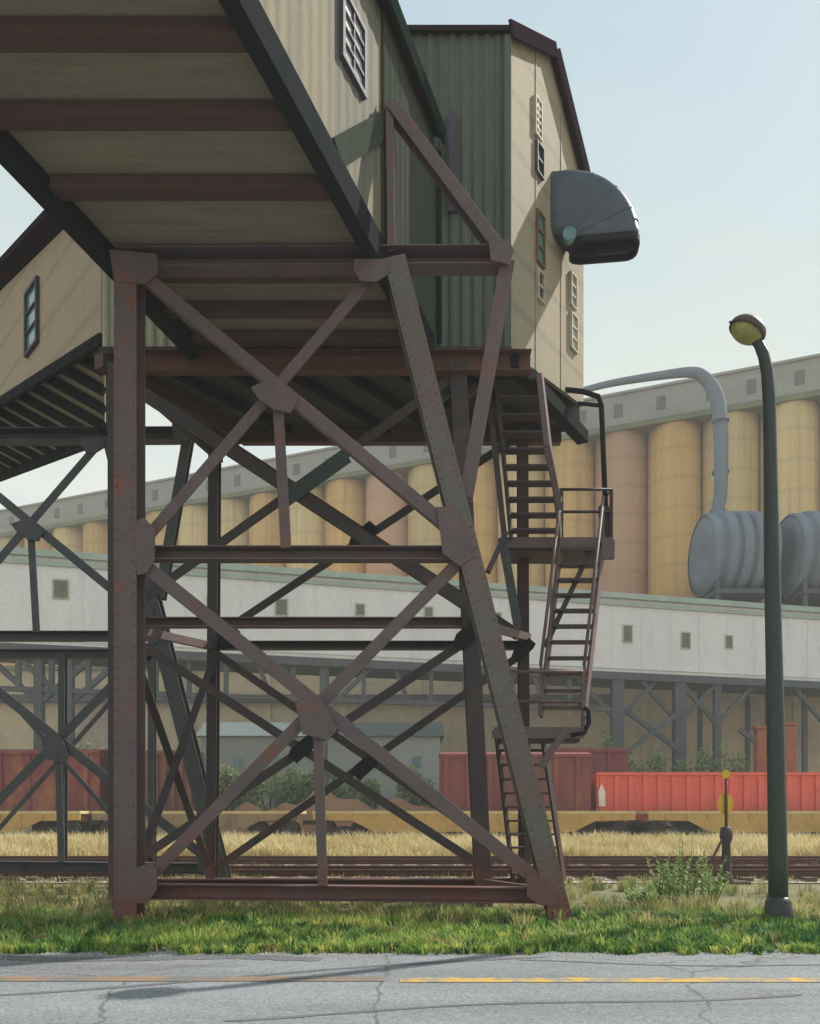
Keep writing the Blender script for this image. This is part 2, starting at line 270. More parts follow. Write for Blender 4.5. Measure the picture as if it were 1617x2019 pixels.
def rivets(mb, pts, y, r=.013):
    for x, z in pts:
        vs = [(x+r*math.cos(k*math.pi/3), y, z+r*math.sin(k*math.pi/3)) for k in range(6)]+[(x+r*.5*math.cos(k*math.pi/3), y-r*.8, z+r*.5*math.sin(k*math.pi/3)) for k in range(6)]
        mb.add(vs, [(i,(i+1)%6,6+(i+1)%6,6+i) for i in range(6)]+[tuple(range(6,12))])

# ------------------------------------------------------------ ground
tag(MB().add([(-900,-300,-.02),(900,-300,-.02),(900,1500,-.02),(-900,1500,-.02)], [(0,1,2,3)]).build('ground', 'soil'), kind='structure')
sheet('verge', [(-40,9.5),(40,9.5),(40,18.9),(-40,18.9)], .004, 'verge')
# ragged edge of the road
rp = [(-40,-20),(40,-20)]
x = 40
edge = []
while x >= -40:
    edge.append((x, 9.72+.07*math.sin(x*1.7)+.05*math.sin(x*4.3)+random.uniform(-.05,.05))); x -= .16
sheet('road', rp+edge, .016, 'asphalt')
for k, (a, b) in enumerate([((-40, 7.95), (40, 8.16))]):
    tag(MB().add([(-.1,7.98,.022),(40,7.98,.022),(40,8.22,.022),(-.1,8.20,.022)],[(0,1,2,3)]).build('road_marking', 'line'), kind='structure')
tag(MB().add([(-40,8.05,.022),(-.25,8.03,.022),(-.25,8.25,.022),(-40,8.30,.022)],[(0,1,2,3)]).build('road_marking', 'line_shade'), kind='structure')  # left stretch of the line, coloured as if shaded by the tower
tag(MB().add([(-60,19.2,.008),(60,19.2,.008),(60,27.0,.008),(-60,27.0,.008)], [(0,1,2,3)]).build('ballast', 'ballast'), kind='structure')

def blob(pts, z, nm, m): tag(MB().add([(a,b,z) for a,b in pts],[tuple(range(len(pts)))]).build(nm,m), kind='structure')
def strip(x0,y0,x1,y1,w0,z,nm,m,seed):
    rn = random.Random(seed); n = 40; A=[];B=[]
    for i in range(n+1):
        t=i/n; x=x0+(x1-x0)*t; y=y0+(y1-y0)*t+.10*math.sin(t*7+seed); h=w0*(.7+.5*rn.random())*(1 if 0<i<n else .3)/2; A.append((x,y-h)); B.append((x,y+h))
    mb = MB(); vs=[(a,b,z) for a,b in A]+[(a,b,z) for a,b in B]; mb.add(vs,[(i,i+1,n+2+i,n+1+i) for i in range(n)]); tag(mb.build(nm,m), kind='structure')
strip(-4.6,7.2,1.6,9.45,.10,.020,'road_patch','patch',3); strip(-1.5,6.6,3.6,7.5,.07,.020,'road_patch','patch',5); strip(1.2,9.1,5.5,8.75,.06,.020,'road_patch','patch',8); strip(-5,9.35,-1,9.25,.3,.020,'road_patch','patch',9)
# loose gravel along the road edge and between the rails
def gravel(name, n, y0, y1, spread, r0, r1, m, label, seed):
    rn = random.Random(seed); mb = MB()
    for _ in range(n):
        y = rn.gauss((y0+y1)/2,(y1-y0)/3) if spread else rn.uniform(y0,y1); x = rn.uniform(-.6,.6)*y; r = rn.uniform(r0,r1); c = Vector((x,y,.015))
        ax = [Vector((rn.uniform(.6,1)*r,0,0)),Vector((0,rn.uniform(.6,1)*r,0)),Vector((0,0,rn.uniform(.5,.9)*r))]
        a = rn.uniform(0,3.14); rot = Matrix.Rotation(a,3,'Z'); A_ = [rot@v for v in ax]
        mb.add([c+A_[0],c+A_[1],c-A_[0],c-A_[1],c+A_[2],c-A_[2]],[(0,1,4),(1,2,4),(2,3,4),(3,0,4),(1,0,5),(2,1,5),(3,2,5),(0,3,5)])
    o = mb.build(name, m); tag(o, label, 'gravel', kind='stuff')
gravel('roadside_gravel', 2600, 9.35, 9.95, True, .006, .022, 'ballast', 'loose pale gravel along the broken edge of the road', 31)
gravel('track_gravel', 9000, 19.3, 26.9, False, .025, .065, 'ballast', 'coarse pale ballast stones among the rails', 32)

# ------------------------------------------------------------ front bent (used by both trestles)
YA = 12.4
def bentA(root, off, mcol, mlean, mbr, sideshift=0):
    o = Vector(off)
    def q(px, py, dy=0): return P(px, py, YA)+Vector((0,dy,0))+o
    z0 = lambda p: Vector((p.x, p.y, -.1))
    foot = q(256, 1825); 
    def rows(mb, A_, B_, wd_, yo, step=.16, r=.019, both=True):
        d_ = (B_-A_).normalized(); sd_ = Vector((d_.z,0,-d_.x))
        for k in range(int((B_-A_).length/step)):
            for s_ in ((-1,1) if both else (0,)):
                p_ = A_+d_*(.08+step*k)+sd_*s_*wd_*.36; rivets(mb, [(p_.x,p_.z)], A_.y-yo, r)
        return mb
    rows(MB().beamH(Vector((foot.x,foot.y,-.05)), q(256,520), .34, .42, .03), foot+Vector((0,0,.3)), q(256,580), .34, .21).build('column', mcol, root)
    MB().box((foot.x-.25,foot.y-.29,-.05),(foot.x+.25,foot.y+.29,.05)).build('base_plate', mcol, root, .01)
    lf = q(1106, 1822); lt = q(778, 522); d = (lt-lf).normalized()
    rows(MB().beamH(lf-d*.1, lt, .33, .40, .03), lf, lt, .33, .20).build('column', mlean, root)
    MB().box((lf.x-.28,lf.y-.28,-.05),(lf.x+.28,lf.y+.28,.05)).build('base_plate', mcol, root, .01)
    # top beam with outrigger
    MB().beamC(q(232,517), q(1003,512), .29, .30).build('cross_beam', mbr, root, .004)
    MB().beamC(q(285,1093), q(890,1093), .21, .22).build('cross_beam', mbr, root, .004)
    MB().beamC(q(285,1757), q(1080,1765), .24, .24).build('cross_beam', mbr, root, .004)
    def br(a, b, wd=.19, dy=-.16, nm='brace', m=mbr):
        MB().beamL(q(*a,dy), q(*b,dy), wd, .03).build(nm, m, root, .003)
    br((285,552),(890,1050),.19,-.17); br((738,545),(290,1065),.17,-.07)
    br((300,1128),(1062,1738),.21,-.17); br((905,1110),(275,1750),.19,-.07)
    br((551,815),(566,1085),.16,-.12,'hanger'); br((628,1430),(638,1748),.15,-.12,'hanger')
    # outrigger: lower and upper struts, hanger at the gallery side
    MB().beamH(q(1000,520), q(918,985), .22, .22, .02).build('outrigger_strut', mbr, root, .003)
    MB().beamH(q(985,500), q(772,212), .19, .22, .02).build('outrigger_strut', mbr, root, .003)
    MB().beamH(q(768,205), q(772,500), .12, .14, .02).build('outrigger_post', mcol, root, .003)
    # gusset plates with rivet heads
    def gus(pts, riv=None, dy=-.225):
        W = [q(*p) for p in pts]; mb = MB(); y = YA+dy+o.y
        mb.poly([(p.x,p.z) for p in W], .03, y)
        c = sum(W, Vector())/len(W); rr = []
        for i in range(len(W)):
            a, b = W[i], W[(i+1)%len(W)]; n = max(1, int((b-a).length/.2))
            for k in range(n):
                pt = a.lerp(b, (k+.5)/n).lerp(c, .16); rr.append((pt.x, pt.z))
        rivets(mb, rr, y); mb.build('gusset_plate', mcol, root)
    gus([(226,512),(318,520),(320,556),(296,578),(236,574)])
    gus([(700,530),(772,530),(765,560),(742,574),(712,572),(700,552)])
    gus([(275,1040),(292,1030),(314,1052),(314,1112),(300,1138),(280,1142)])
    gus([(860,1010),(900,1010),(935,1105),(905,1125),(872,1100)])
    gus([(500,778),(532,765),(592,800),(578,828),(545,822),(515,800)])
    gus([(585,1385),(640,1382),(668,1440),(650,1462),(600,1450)])
    gus([(240,1722),(305,1700),(318,1712),(318,1752),(300,1778),(240,1778)])
    gus([(1035,1715),(1085,1740),(1098,1782),(1060,1782),(1035,1765)])
    gus([(960,492),(1000,492),(1010,515),(1000,540),(965,532)])

tower = thing('trestle_tower', (0,14.5,0), 'rust brown riveted steel trestle with X bracing, nearest the viewer on the grass', 'trestle')
bentA(tower, (0,0,0), 'steel', 'steel_green', 'steel')
# rear bents B and C, joined by ties
YB, YC = 14.55, 17.0
def rearbent(Y, L, Rr, top, mid, bot, mcol, mr, mbr, wcol, gc, dy=-.1):
    zb = lambda px, py: Vector((P(px,py,Y).x, Y, -.05))
    MB().beamH(Vector((P(L[1],1700,Y).x,Y,-.05)), P(L[0],top,Y), wcol, .3, .03).build('column', mcol, tower, .004)
    MB().beamH(Vector((P(Rr[1],1700,Y).x,Y,-.05)), P(Rr[0],top,Y), wcol, .3, .03).build('column', mr, tower, .004)
    MB().beamC(P(L[0],mid,Y), P((Rr[0]+Rr[1])/2,mid,Y), .17, .2).build('cross_beam', mbr, tower)
    MB().beamC(P(L[1],bot,Y), P(Rr[1],bot,Y), .14, .2).build('cross_beam', 'steel_dark', tower)
    mx = lambda y: y
    for a, b, wd, d in (((L[0],top+25),(Rr[1]-12,mid-18),.2,-.16),((Rr[0],top+20),(L[1],mid-10),.16,-.10),((L[0],mid+14),(Rr[1],bot-30),.16,-.16),((Rr[1],mid+14),(L[1],bot-20),.16,-.10)):
        MB().beamL(P(*a,Y)+Vector((0,d,0)), P(*b,Y)+Vector((0,d,0)), wd, .025).build('brace', 'steel_dark', tower)
    for (x, y, s) in gc:
        W = P(x,y,Y); MB().poly([(W.x-s,W.z-s*.5),(W.x-s*.4,W.z-s),(W.x+s*.8,W.z+s*.1),(W.x+s,W.z+s*.5),(W.x+s*.4,W.z+s),(W.x-s*.8,W.z)], .03, Y-.22).build('gusset_plate', 'edge', tower)
rearbent(YB, (234,236), (902,955), 722, 1228, 1741, 'steel_dark', 'steel_dark', 'steel', .30, [(600,1478,.26),(925,1255,.3)])
W1,W2 = P(556,989,YB-.23),P(684,898,YB-.23); MB().bar(W1,W2,.27,.03).build('gusset_plate','teal_plate',tower)
rearbent(YC, (424,418), (1030,1034), 838, 1273, 1738, 'steel_dark', 'steel_red', 'steel_dark', .21, [(718,1062,.3),(455,1262,.25),(1030,1285,.25),(722,1512,.3)])
for a, b in (((250,1238),(420,1275)),((950,1232),(1040,1256))):
    MB().beamC(P(*a,YB), P(*b,YC), .15, .16, face=(-1,-.5,0)).build('tie_beam', 'steel', tower)
for a, b in (((250,1250,YB),(420,1735,YC)),((425,1290,YC),(262,1735,YB)),((300,780,YB-.1),(440,905,YC))):
    MB().beamL(P(*a), P(*b), .15, .025).build('brace', 'steel_dark', tower)
# ties between front bent and B
for a, b in (((256,1093),(245,1228)),((930,1093),(948,1228)),((256,1757),(245,1741)),((1085,1760),(955,1741))):
    MB().bar(P(*a,YA+.2), P(*b,YB-.15), .12, .14, (0,0,1)).build('tie_beam', 'steel_dark', tower)

# platform deck on the tower
PA, PB_, PC_, PD = Vector((-5.55,14.45)), Vector((1.80,14.45)), Vector((3.72,17.45)), Vector((-3.60,17.45))
ZP = 9.98
def pt(v, z): return (v.x, v.y, z)
deck = thing('platform_deck', (0,15.8,ZP), 'dark timber platform under the green corrugated building, carried on the trestle', 'platform')
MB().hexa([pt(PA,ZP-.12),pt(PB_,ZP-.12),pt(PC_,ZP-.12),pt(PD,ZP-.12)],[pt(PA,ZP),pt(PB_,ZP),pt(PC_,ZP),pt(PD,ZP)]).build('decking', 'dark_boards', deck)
MB().beamC(Vector((PA.x+.3,YB-.15,ZP-.31)), Vector((PB_.x+.35,YB-.15,ZP-.31)), .38, .2).build('edge_beam', 'brownbeam', deck, .004)
MB().bar(Vector((PD.x,YC+.35,ZP-.27)), Vector((PC_.x-.5,YC+.35,ZP-.27)), .3, .2).build('edge_beam', 'joist', deck, .004)
for a, b, m in ((PA,PD,'joist'),(PB_,PC_,'edge')):
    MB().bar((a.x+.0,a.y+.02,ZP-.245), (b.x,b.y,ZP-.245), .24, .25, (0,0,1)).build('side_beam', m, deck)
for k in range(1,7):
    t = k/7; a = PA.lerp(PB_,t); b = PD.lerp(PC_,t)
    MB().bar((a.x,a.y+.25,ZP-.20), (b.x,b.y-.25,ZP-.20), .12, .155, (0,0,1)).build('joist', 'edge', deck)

# ------------------------------------------------------------ inclined gallery over the viewer
VP = Vector((1477-CX, 251.0)); G0 = 4.0      # far vanishing point of its edges
DG = Vector(((1477-CX)/F, 1, -251/F))        # world run per metre of Y (falls away from the viewer)
gl0, gr0 = P(223,506,YA), P(742,500,YA)
gl0.z = gr0.z = P(742,503,YA).z
def GL(Y): return gl0+DG*(Y-YA)
def GR(Y): return gr0+DG*(Y-YA)
YN, YE = 3.2, 14.36
gal = thing('inclined_gallery', (-2,12,10), 'boarded inclined conveyor gallery with red brown joists, rising over the trestle towards the viewer', 'conveyor gallery')
up = Vector((0,0,1))
MB().hexa([GL(YN)+up*.10,GR(YN)+up*.10,GR(YE)+up*.10,GL(YE)+up*.10],[GL(YN)+up*.2,GR(YN)+up*.2,GR(YE)+up*.2,GL(YE)+up*.2]).build('soffit_boards', 'boards', gal)
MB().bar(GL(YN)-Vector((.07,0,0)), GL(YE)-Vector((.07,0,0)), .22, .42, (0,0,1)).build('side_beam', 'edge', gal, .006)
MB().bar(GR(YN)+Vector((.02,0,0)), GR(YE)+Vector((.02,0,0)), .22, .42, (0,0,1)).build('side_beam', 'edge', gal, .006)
for Y in (3.6,4.6,5.6,6.55,7.5,8.45,9.38,10.30,11.29,12.75,13.48,14.12):
    a = GL(Y)+Vector((.04,0,.0)); b = GR(Y)-Vector((.09,0,0))
    MB().bar(a+up*-.0, b, .26 if Y < 12.6 else .2, .18, (0,0,-1)).build('joist', 'joist', gal, .006)
# side walls (right wall seen), window, roof
def corr(mb, p0, p1, zb0, zb1, zt, nrm, pitch=.18, amp=.025, thick=.05):
    p0, p1 = Vector(p0[:2]), Vector(p1[:2]); L = (p1-p0).length; n = int(L/pitch*4); N = Vector(nrm[:2]).normalized(); vs = []
    for i in range(n+1):
        t = i/n; b = p0.lerp(p1,t); a = amp*(0,1,1,0)[i%4]
        f = b+N*a; k = b-N*thick; z0 = zb0+(zb1-zb0)*t; z1 = zt(t) if callable(zt) else zt
        vs += [(f.x,f.y,z0),(f.x,f.y,z1),(k.x,k.y,z0),(k.x,k.y,z1)]
    fs = []
    for i in range(n):
        o = i*4; fs += [(o,o+4,o+5,o+1),(o+2,o+3,o+7,o+6),(o,o+2,o+6,o+4),(o+1,o+5,o+7,o+3)]
    e = n*4; fs += [(0,1,3,2),(e,e+2,e+3,e+1)]
    return mb.add(vs, fs)
HG = 3.75
nR = Vector((1,-DG.x,0)).normalized()
a, b = GR(YN), GR(YE)
sh = nR*.06
corr(MB(), a+sh, b+sh, a.z+.24, b.z+.24, lambda t: a.z+HG+(b.z-a.z)*t, nR, .26, .009).build('side_wall', 'olive', gal)
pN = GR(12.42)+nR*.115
corr(MB(), pN, b+nR*.115, pN.z+.24, b.z+.24, lambda t: pN.z+HG-.02+(b.z-pN.z)*t, nR, .2, .012, .03).build('wall_shade_sheet', 'shade_clad', gal)  # dark sheet over the wall's far end stands in for a cast shadow
MB().bar(GR(11.05)+nR*.10+up*.22, GR(12.42)+nR*.10+up*1.95, .34, .04, nR).build('wall_shade_strip', 'shade_clad', gal)  # diagonal patch of shade on the wall, built as a dark strip
al, bl = GL(YN), GL(YE)
MB().hexa([al+up*.22,al+up*.22+Vector((.08,0,0)),bl+up*.22+Vector((.08,0,0)),bl+up*.22],[al+up*HG,al+up*HG+Vector((.08,0,0)),bl+up*HG+Vector((.08,0,0)),bl+up*HG]).build('side_wall', 'tan', gal)
# gable roof with dark green fascia
rid0 = (al+a)/2+up*(HG+.9); rid1 = (bl+b)/2+up*(HG+.9)
ov = Vector((.28,0,0)); rt = up*.1
for s, e0, e1 in ((1,a+up*(HG-.06)+ov,b+up*(HG-.06)+ov),(-1,al+up*(HG-.06)-ov,bl+up*(HG-.06)-ov)):
    MB().hexa([e0,rid0,rid1,e1],[e0+rt,rid0+rt,rid1+rt,e1+rt]).build('roof', 'roof', gal)
MB().bar(a+up*(HG-.02)+ov+nR*.03, b+up*(HG-.02)+ov+nR*.03, .05, .3, (0,0,1)).build('fascia', 'fascia', gal)
# window on right wall : from px(690,50..175)
def wall_window(parent, base, D, N, s0, s1, z0, z1, mg, mf, bars=(1,2), proud=.03):
    """window on the wall through 'base' running along D (horizontal unit) with outward N; s along, z abs"""
    N = Vector(N).normalized(); D = Vector(D).normalized(); c = lambda s, z, o: Vector((base.x,base.y,0))+D*s+N*o+up*z
    f = MB(); t = min(.07, abs(s1-s0)*.13)
    for (u0,u1,v0,v1) in ((s0-t,s1+t,z1,z1+t),(s0-t,s1+t,z0-t,z0),(s0-t,s0,z0,z1),(s1,s1+t,z0,z1)):
        f.hexa([c(u0,v0,-.02),c(u1,v0,-.02),c(u1,v0,proud+.05),c(u0,v0,proud+.05)],[c(u0,v1,-.02),c(u1,v1,-.02),c(u1,v1,proud+.05),c(u0,v1,proud+.05)])
    for k in range(1,bars[1]+1):
        z = z0+(z1-z0)*k/(bars[1]+1); f.hexa([c(s0,z-.02,-.02),c(s1,z-.02,-.02),c(s1,z-.02,proud+.04),c(s0,z-.02,proud+.04)],[c(s0,z+.02,-.02),c(s1,z+.02,-.02),c(s1,z+.02,proud+.04),c(s0,z+.02,proud+.04)])
    for k in range(1,bars[0]+1):
        u = s0+(s1-s0)*k/(bars[0]+1); f.hexa([c(u-.015,z0,-.02),c(u+.015,z0,-.02),c(u+.015,z0,proud+.035),c(u-.015,z0,proud+.035)],[c(u-.015,z1,-.02),c(u+.015,z1,-.02),c(u+.015,z1,proud+.035),c(u-.015,z1,proud+.035)])
    fo = f.build('window', mf, parent)
    MB().hexa([c(s0,z0,-.01),c(s1,z0,-.01),c(s1,z0,proud),c(s0,z0,proud)],[c(s0,z1,-.01),c(s1,z1,-.01),c(s1,z1,proud),c(s0,z1,proud)]).build('glass', mg, fo)
    return fo
Dg = Vector((DG.x,1,0)).normalized()
def s_at(px, base, D):  # distance along wall where it crosses pixel column px
    k = (px-CX)/F; return (k*base.y-base.x)/(D.x-k*D.y)
s0 = s_at(664, GR(YA), Dg); s1 = s_at(703, GR(YA), Dg)
Ym = GR(YA).y+Dg.y*(s0+s1)/2
ztop = EYE+(HY-30)/F*Ym; zbot = EYE+(HY-150)/F*Ym
wall_window(gal, GR(YA), Dg, nR, s0, s1, zbot, ztop, 'glass_pale', 'frame_dark', (1,3), .09)

# ------------------------------------------------------------ head house (corrugated tower building, front's shade painted as dark green)
HX0, HX1 = -3.35, 1.745
Cn = Vector((HX1,14.55)); Cf = Vector((3.70,17.30)); Bl = Vector((HX0+1.95,17.30)); Fl = Vector((HX0,14.55))
hh = thing('head_house', (0,15.8,ZP), 'tall corrugated head house with shade-darkened green front, tan sunlit right side and hooded duct, on the platform', 'industrial building')
ZE, ZR, ZB = 15.62, 16.62, 15.05
corr(MB(), Fl, Cn, ZP+.01, ZP+.01, ZE, (0,-1), .2, .03, .08).build('front_wall', 'shade_green_corr', hh)
Ds = Vector((Cf.x-Cn.x, Cf.y-Cn.y, 0)).normalized(); Ns = Vector((Ds.y,-Ds.x,0)); LS = (Cf-Cn).length; tr = .523
sw = MB(); n = 1
def cs(s, z, o=0): return Vector((Cn.x,Cn.y,0))+Ds*s+Ns*o+up*z
zb = ZP+.01
outer = [cs(0,zb),cs(LS,zb+.35),cs(LS,ZB),cs(LS*tr,ZR),cs(0,ZE)]; inner = [v-Ns*.08 for v in outer]
sw.add(outer+inner, [(0,1,2,3,4),(9,8,7,6,5)]+[(i,5+i,5+(i+1)%5,(i+1)%5) for i in range(5)]).build('side_wall', 'tan', hh)
# battens on the side wall
bt = MB()
for k in range(1,3):
    s = LS*k/3; zt = ZE+(ZR-ZE)*(s/(LS*tr)) if s < LS*tr else ZR+(ZB-ZR)*((s-LS*tr)/(LS*(1-tr)))
    bt.bar(cs(s,zb+.35*s/LS+.01,.002), cs(s,zt-.05,.002), .05, .022, Ns)
bt.build('batten', 'tan', hh)
MB().box((Bl.x,17.22,ZP),(Cf.x-.1,17.30,ZB-.02)).build('rear_wall', 'shade_green_corr', hh)
lw = Vector((Bl.x-Fl.x,Bl.y-Fl.y,0)).normalized()
corr(MB(), Fl, Bl, ZP+.01, ZP+.01, lambda t: ZE-.1 if t<.5 else ZB-.1, (-1,.6), .2, .03, .06).build('left_wall', 'shade_green_corr', hh)
def roofslab(e0, e1, r0, r1, nm):
    MB().hexa([e0,e1,r1,r0],[e0+up*.09,e1+up*.09,r1+up*.09,r0+up*.09]).build(nm, 'roof', hh)
off = Vector((HX1-HX0,0,0)); rr = .10
eF1 = cs(-.08,ZE-.02,rr); eR1 = cs(LS*tr,ZR+.02,rr); eB1 = cs(LS+.1,ZB-.12,rr)
roofslab(eF1-off-Vector((.2,0,0)), eF1, eR1-off-Vector((.2,0,0)), eR1, 'roof'); roofslab(eB1-off, eB1, eR1-off+up*.001, eR1+up*.001, 'roof')
MB().bar(cs(-.1,ZE-.03,rr+.03), cs(LS*tr,ZR+.0,rr+.03), .26, .05, Ns).build('barge_board', 'roof', hh)
MB().bar(cs(LS*tr,ZR+.02,rr+.035), cs(LS+.1,ZB-.08,rr+.035), .30, .05, Ns).build('barge_board', 'roof', hh)
# corner and door on the front, drain pipe
MB().bar((HX1+.0,14.50,ZP), (HX1+.0,14.50,ZE-.05), .12, .05).build('corner_trim', 'shade_green_corr', hh)
MB().tube([P(866,300,14.40),P(866,675,14.40)], .045, 8).build('drain_pipe', 'fascia', hh)
MB().box((P(884,0,14.5).x,14.44,P(0,420,14.5).z),(P(902,0,14.5).x,14.52,P(0,225,14.5).z)).build('louvre', 'frame_dark', hh)
base = Vector((Cn.x,Cn.y,0))
def side_win(px0, px1, py0, py1, mg, mf, bars):
    a, b = s_at(px0, base, Ds), s_at(px1, base, Ds); Y = base.y+Ds.y*(a+b)/2
    wall_window(hh, base, Ds, Ns, a, b, EYE+(HY-py1)/F*Y, EYE+(HY-py0)/F*Y, mg, mf, bars, .015)
side_win(1053,1063,200,270,'glass_pale','frame_cream',(1,4)); side_win(1056,1067,290,345,'glass_dark','frame_dark',(0,1))
side_win(1057,1069,425,520,'glass_teal','frame_brown',(0,2)); side_win(1058,1068,540,592,'glass_dark','frame_cream',(0,1))
side_win(1123,1132,545,605,'glass_pale','frame_cream',(0,2)); side_win(1124,1134,625,690,'glass_pale','frame_cream',(0,2))
# exhaust hood : gored elbow leaving the side wall and turning down
sc0 = s_at(1102, base, Ds)
hc = cs(sc0, 0, 0); hc.z = P(0,492,hc.y).z
E = Vector((1,-.12,0)).normalized(); W = Vector((.12,1,0)).normalized()   # out, across
r_in, r_out, hw = .12, 1.42, .33
hood = MB(); NS = 16; secs = []
for k in range(NS+1):
    th = R(90)-R(90)*k/NS; dr = E*math.cos(th)+up*math.sin(th)
    ring = []
    prof = [(r_in,-hw*.6),(r_in+.05,-hw*.85),(r_in+.2,-hw)]+[(r_out-.2+.2*math.sin(q_), -hw*.4-hw*.6*math.cos(q_)) for q_ in [R(a_) for a_ in (0,22,45,68,90)]]+[(r_out-.2+.2*math.sin(q_), hw*.4+hw*.6*math.cos(q_)) for q_ in [R(a_) for a_ in (90,68,45,22,0)]]+[(r_in+.2,hw),(r_in+.05,hw*.85),(r_in,hw*.6)]
    for r_, w_ in prof: ring.append(hc+E*.12+dr*r_+W*w_)
    secs.append(ring)
st = [v-E*(.55) for v in secs[0]]
allr = [st]+secs; m_ = len(prof); vs = [v for r_ in allr for v in r_]
fs = [(i*m_+k, i*m_+(k+1)%m_, (i+1)*m_+(k+1)%m_, (i+1)*m_+k) for i in range(len(allr)-1) for k in range(m_)]
hood.add(vs, fs, True)
ho = hood.build('exhaust_hood', 'hood', hh)
sol = ho.modifiers.new('solid','SOLIDIFY'); sol.thickness = .02; sol.offset = 0
seams = MB()
for ring in allr[1::4]:
    for k in range(m_):
        a_, b_ = ring[k], ring[(k+1)%m_]; c_ = (a_+b_)/2; o_ = (c_-(hc+E*.12)).normalized()
        seams.bar(a_, b_, .035, .035, o_)
seams.build('seam', 'hood', ho)
MB().add([v+up*.30 for v in secs[-1]], [tuple(range(m_))]).build('mouth', 'black', ho)  # black panel closing the duct a little above its rim
lip = MB()
for k in range(m_): lip.bar(secs[-1][k]-up*.05, secs[-1][(k+1)%m_]-up*.05, .12, .05, (secs[-1][k]-hc).normalized())
lip.build('lip', 'black', ho)
MB().tube([hc+E*.18-W*(hw+.12), hc+E*.18-W*(hw-.05)], .13, 16).build('hinge_cap', 'glass_teal', ho)
# annex to the left (pale corrugated)
ax = thing('annex', (-4.4,15,ZP), 'pale tan corrugated annex box sitting on the left end of the platform', 'industrial building')
corr(MB(), (-5.52,14.56), (-3.42,14.56), ZP-.12, ZP-.12, 12.6, (0,-1), .2, .03, .08).build('front_wall', 'tan_corr', ax)
MB().hexa([(-5.5,14.64,ZP),(-3.42,14.64,ZP),(-1.9,17,ZP),(-4.0,17,ZP)],[(-5.5,14.64,12.6),(-3.42,14.64,12.6),(-1.9,17,12.6),(-4.0,17,12.6)]).build('box', 'tan_corr', ax)
MB().hexa([(-5.62,14.4,12.6),(-3.4,14.4,12.6),(-1.8,17.1,12.6),(-4.1,17.1,12.6)],[(-5.62,14.4,12.7),(-3.4,14.4,12.7),(-1.8,17.1,12.7),(-4.1,17.1,12.7)]).build('roof', 'roof', ax)

# ------------------------------------------------------------ left gallery
DB = Vector((-1428/F,1,420/F)); N1 = P(200,657,14.75); N2 = P(207,852,18.3); N2.z += .02
g2 = thing('side_gallery', (-7,16,10), 'buff inclined gallery with teal window running off to the left beyond the front trestle', 'conveyor gallery')
e1, e2 = N1+DB*9, N2+DB*9
wt = Vector((.0,.08,0))
MB().hexa([N1,e1,e1+wt,N1+wt],[N1+up*2.72,e1+up*2.72,e1+wt+up*2.72,N1+wt+up*2.72]).build('front_wall','tan_pink',g2)
MB().hexa([N1+wt,e1+wt,e2,N2],[N1+wt+up*.08,e1+wt+up*.08,e2+up*.08,N2+up*.08]).build('soffit_boards','boards',g2)
MB().hexa([N2,e2,e2+wt,N2+wt],[N2+up*2.7,e2+up*2.7,e2+wt+up*2.7,N2+wt+up*2.7]).build('rear_wall','tan_pink',g2)
rv = Vector((-.15,-.3,0))
MB().hexa([N1+rv+up*2.68,e1+rv+up*2.68,e2+up*2.73,N2+up*2.73],[N1+rv+up*2.85,e1+rv+up*2.85,e2+up*2.85,N2+up*2.85]).build('roof','roof',g2)
Yj = 15.05
while Yj < 25:
    a = N1+DB*(Yj-N1.y) if Yj < e1.y else e1.lerp(e2,(Yj-e1.y)/(e2.y-e1.y)); b = N1.lerp(N2,(Yj-N1.y)/(N2.y-N1.y)) if Yj < N2.y else N2+DB*(Yj-N2.y)
    MB().bar(a-up*.09, b-up*.09, .19, .17, (0,0,1)).build('joist','edge',g2); Yj += .72
MB().bar(N1-up*.12, e1-up*.12, .10, .22, (0,0,1)).build('side_beam','edge',g2); MB().bar(N2-up*.12, e2-up*.12, .12, .22, (0,0,1)).build('side_beam','edge',g2)
Db = Vector((DB.x,1,0)).normalized(); Nb = Vector((-1,DB.x,0)).normalized()
sa, sb = s_at(76, N1, Db), s_at(56, N1, Db); Yw = N1.y+Db.y*(sa+sb)/2
wall_window(g2, N1, Db, Nb, sa, sb, EYE+(HY-685)/F*Yw, EYE+(HY-570)/F*Yw, 'glass_teal', 'frame_dark', (0,2), .03)

# ------------------------------------------------------------ second trestle
t2 = thing('trestle_tower', (-6.45,18.2,0), 'blue grey steel trestle farther back on the left, seen past the nearest column', 'trestle')
bentA(t2, (-6.45,5.8,0), 'steel_blue', 'steel_blue', 'steel_blue')
for px in (-60, 124, 300):
    b_ = P(px,1700,21.5); MB().beamH((b_.x,21.5,-.05),(b_.x,21.5,P(0,1290,21.5).z),.17,.2).build('column','steel_blue',t2)
for a, b in (((-60,1290),(300,1700)),((300,1290),(-60,1700))):
    MB().beamL(P(*a,21.4), P(*b,21.4), .12).build('brace','steel_blue',t2)
MB().beamC(P(-60,1290,21.5), P(300,1290,21.5), .25, .2).build('cross_beam','steel_blue',t2)

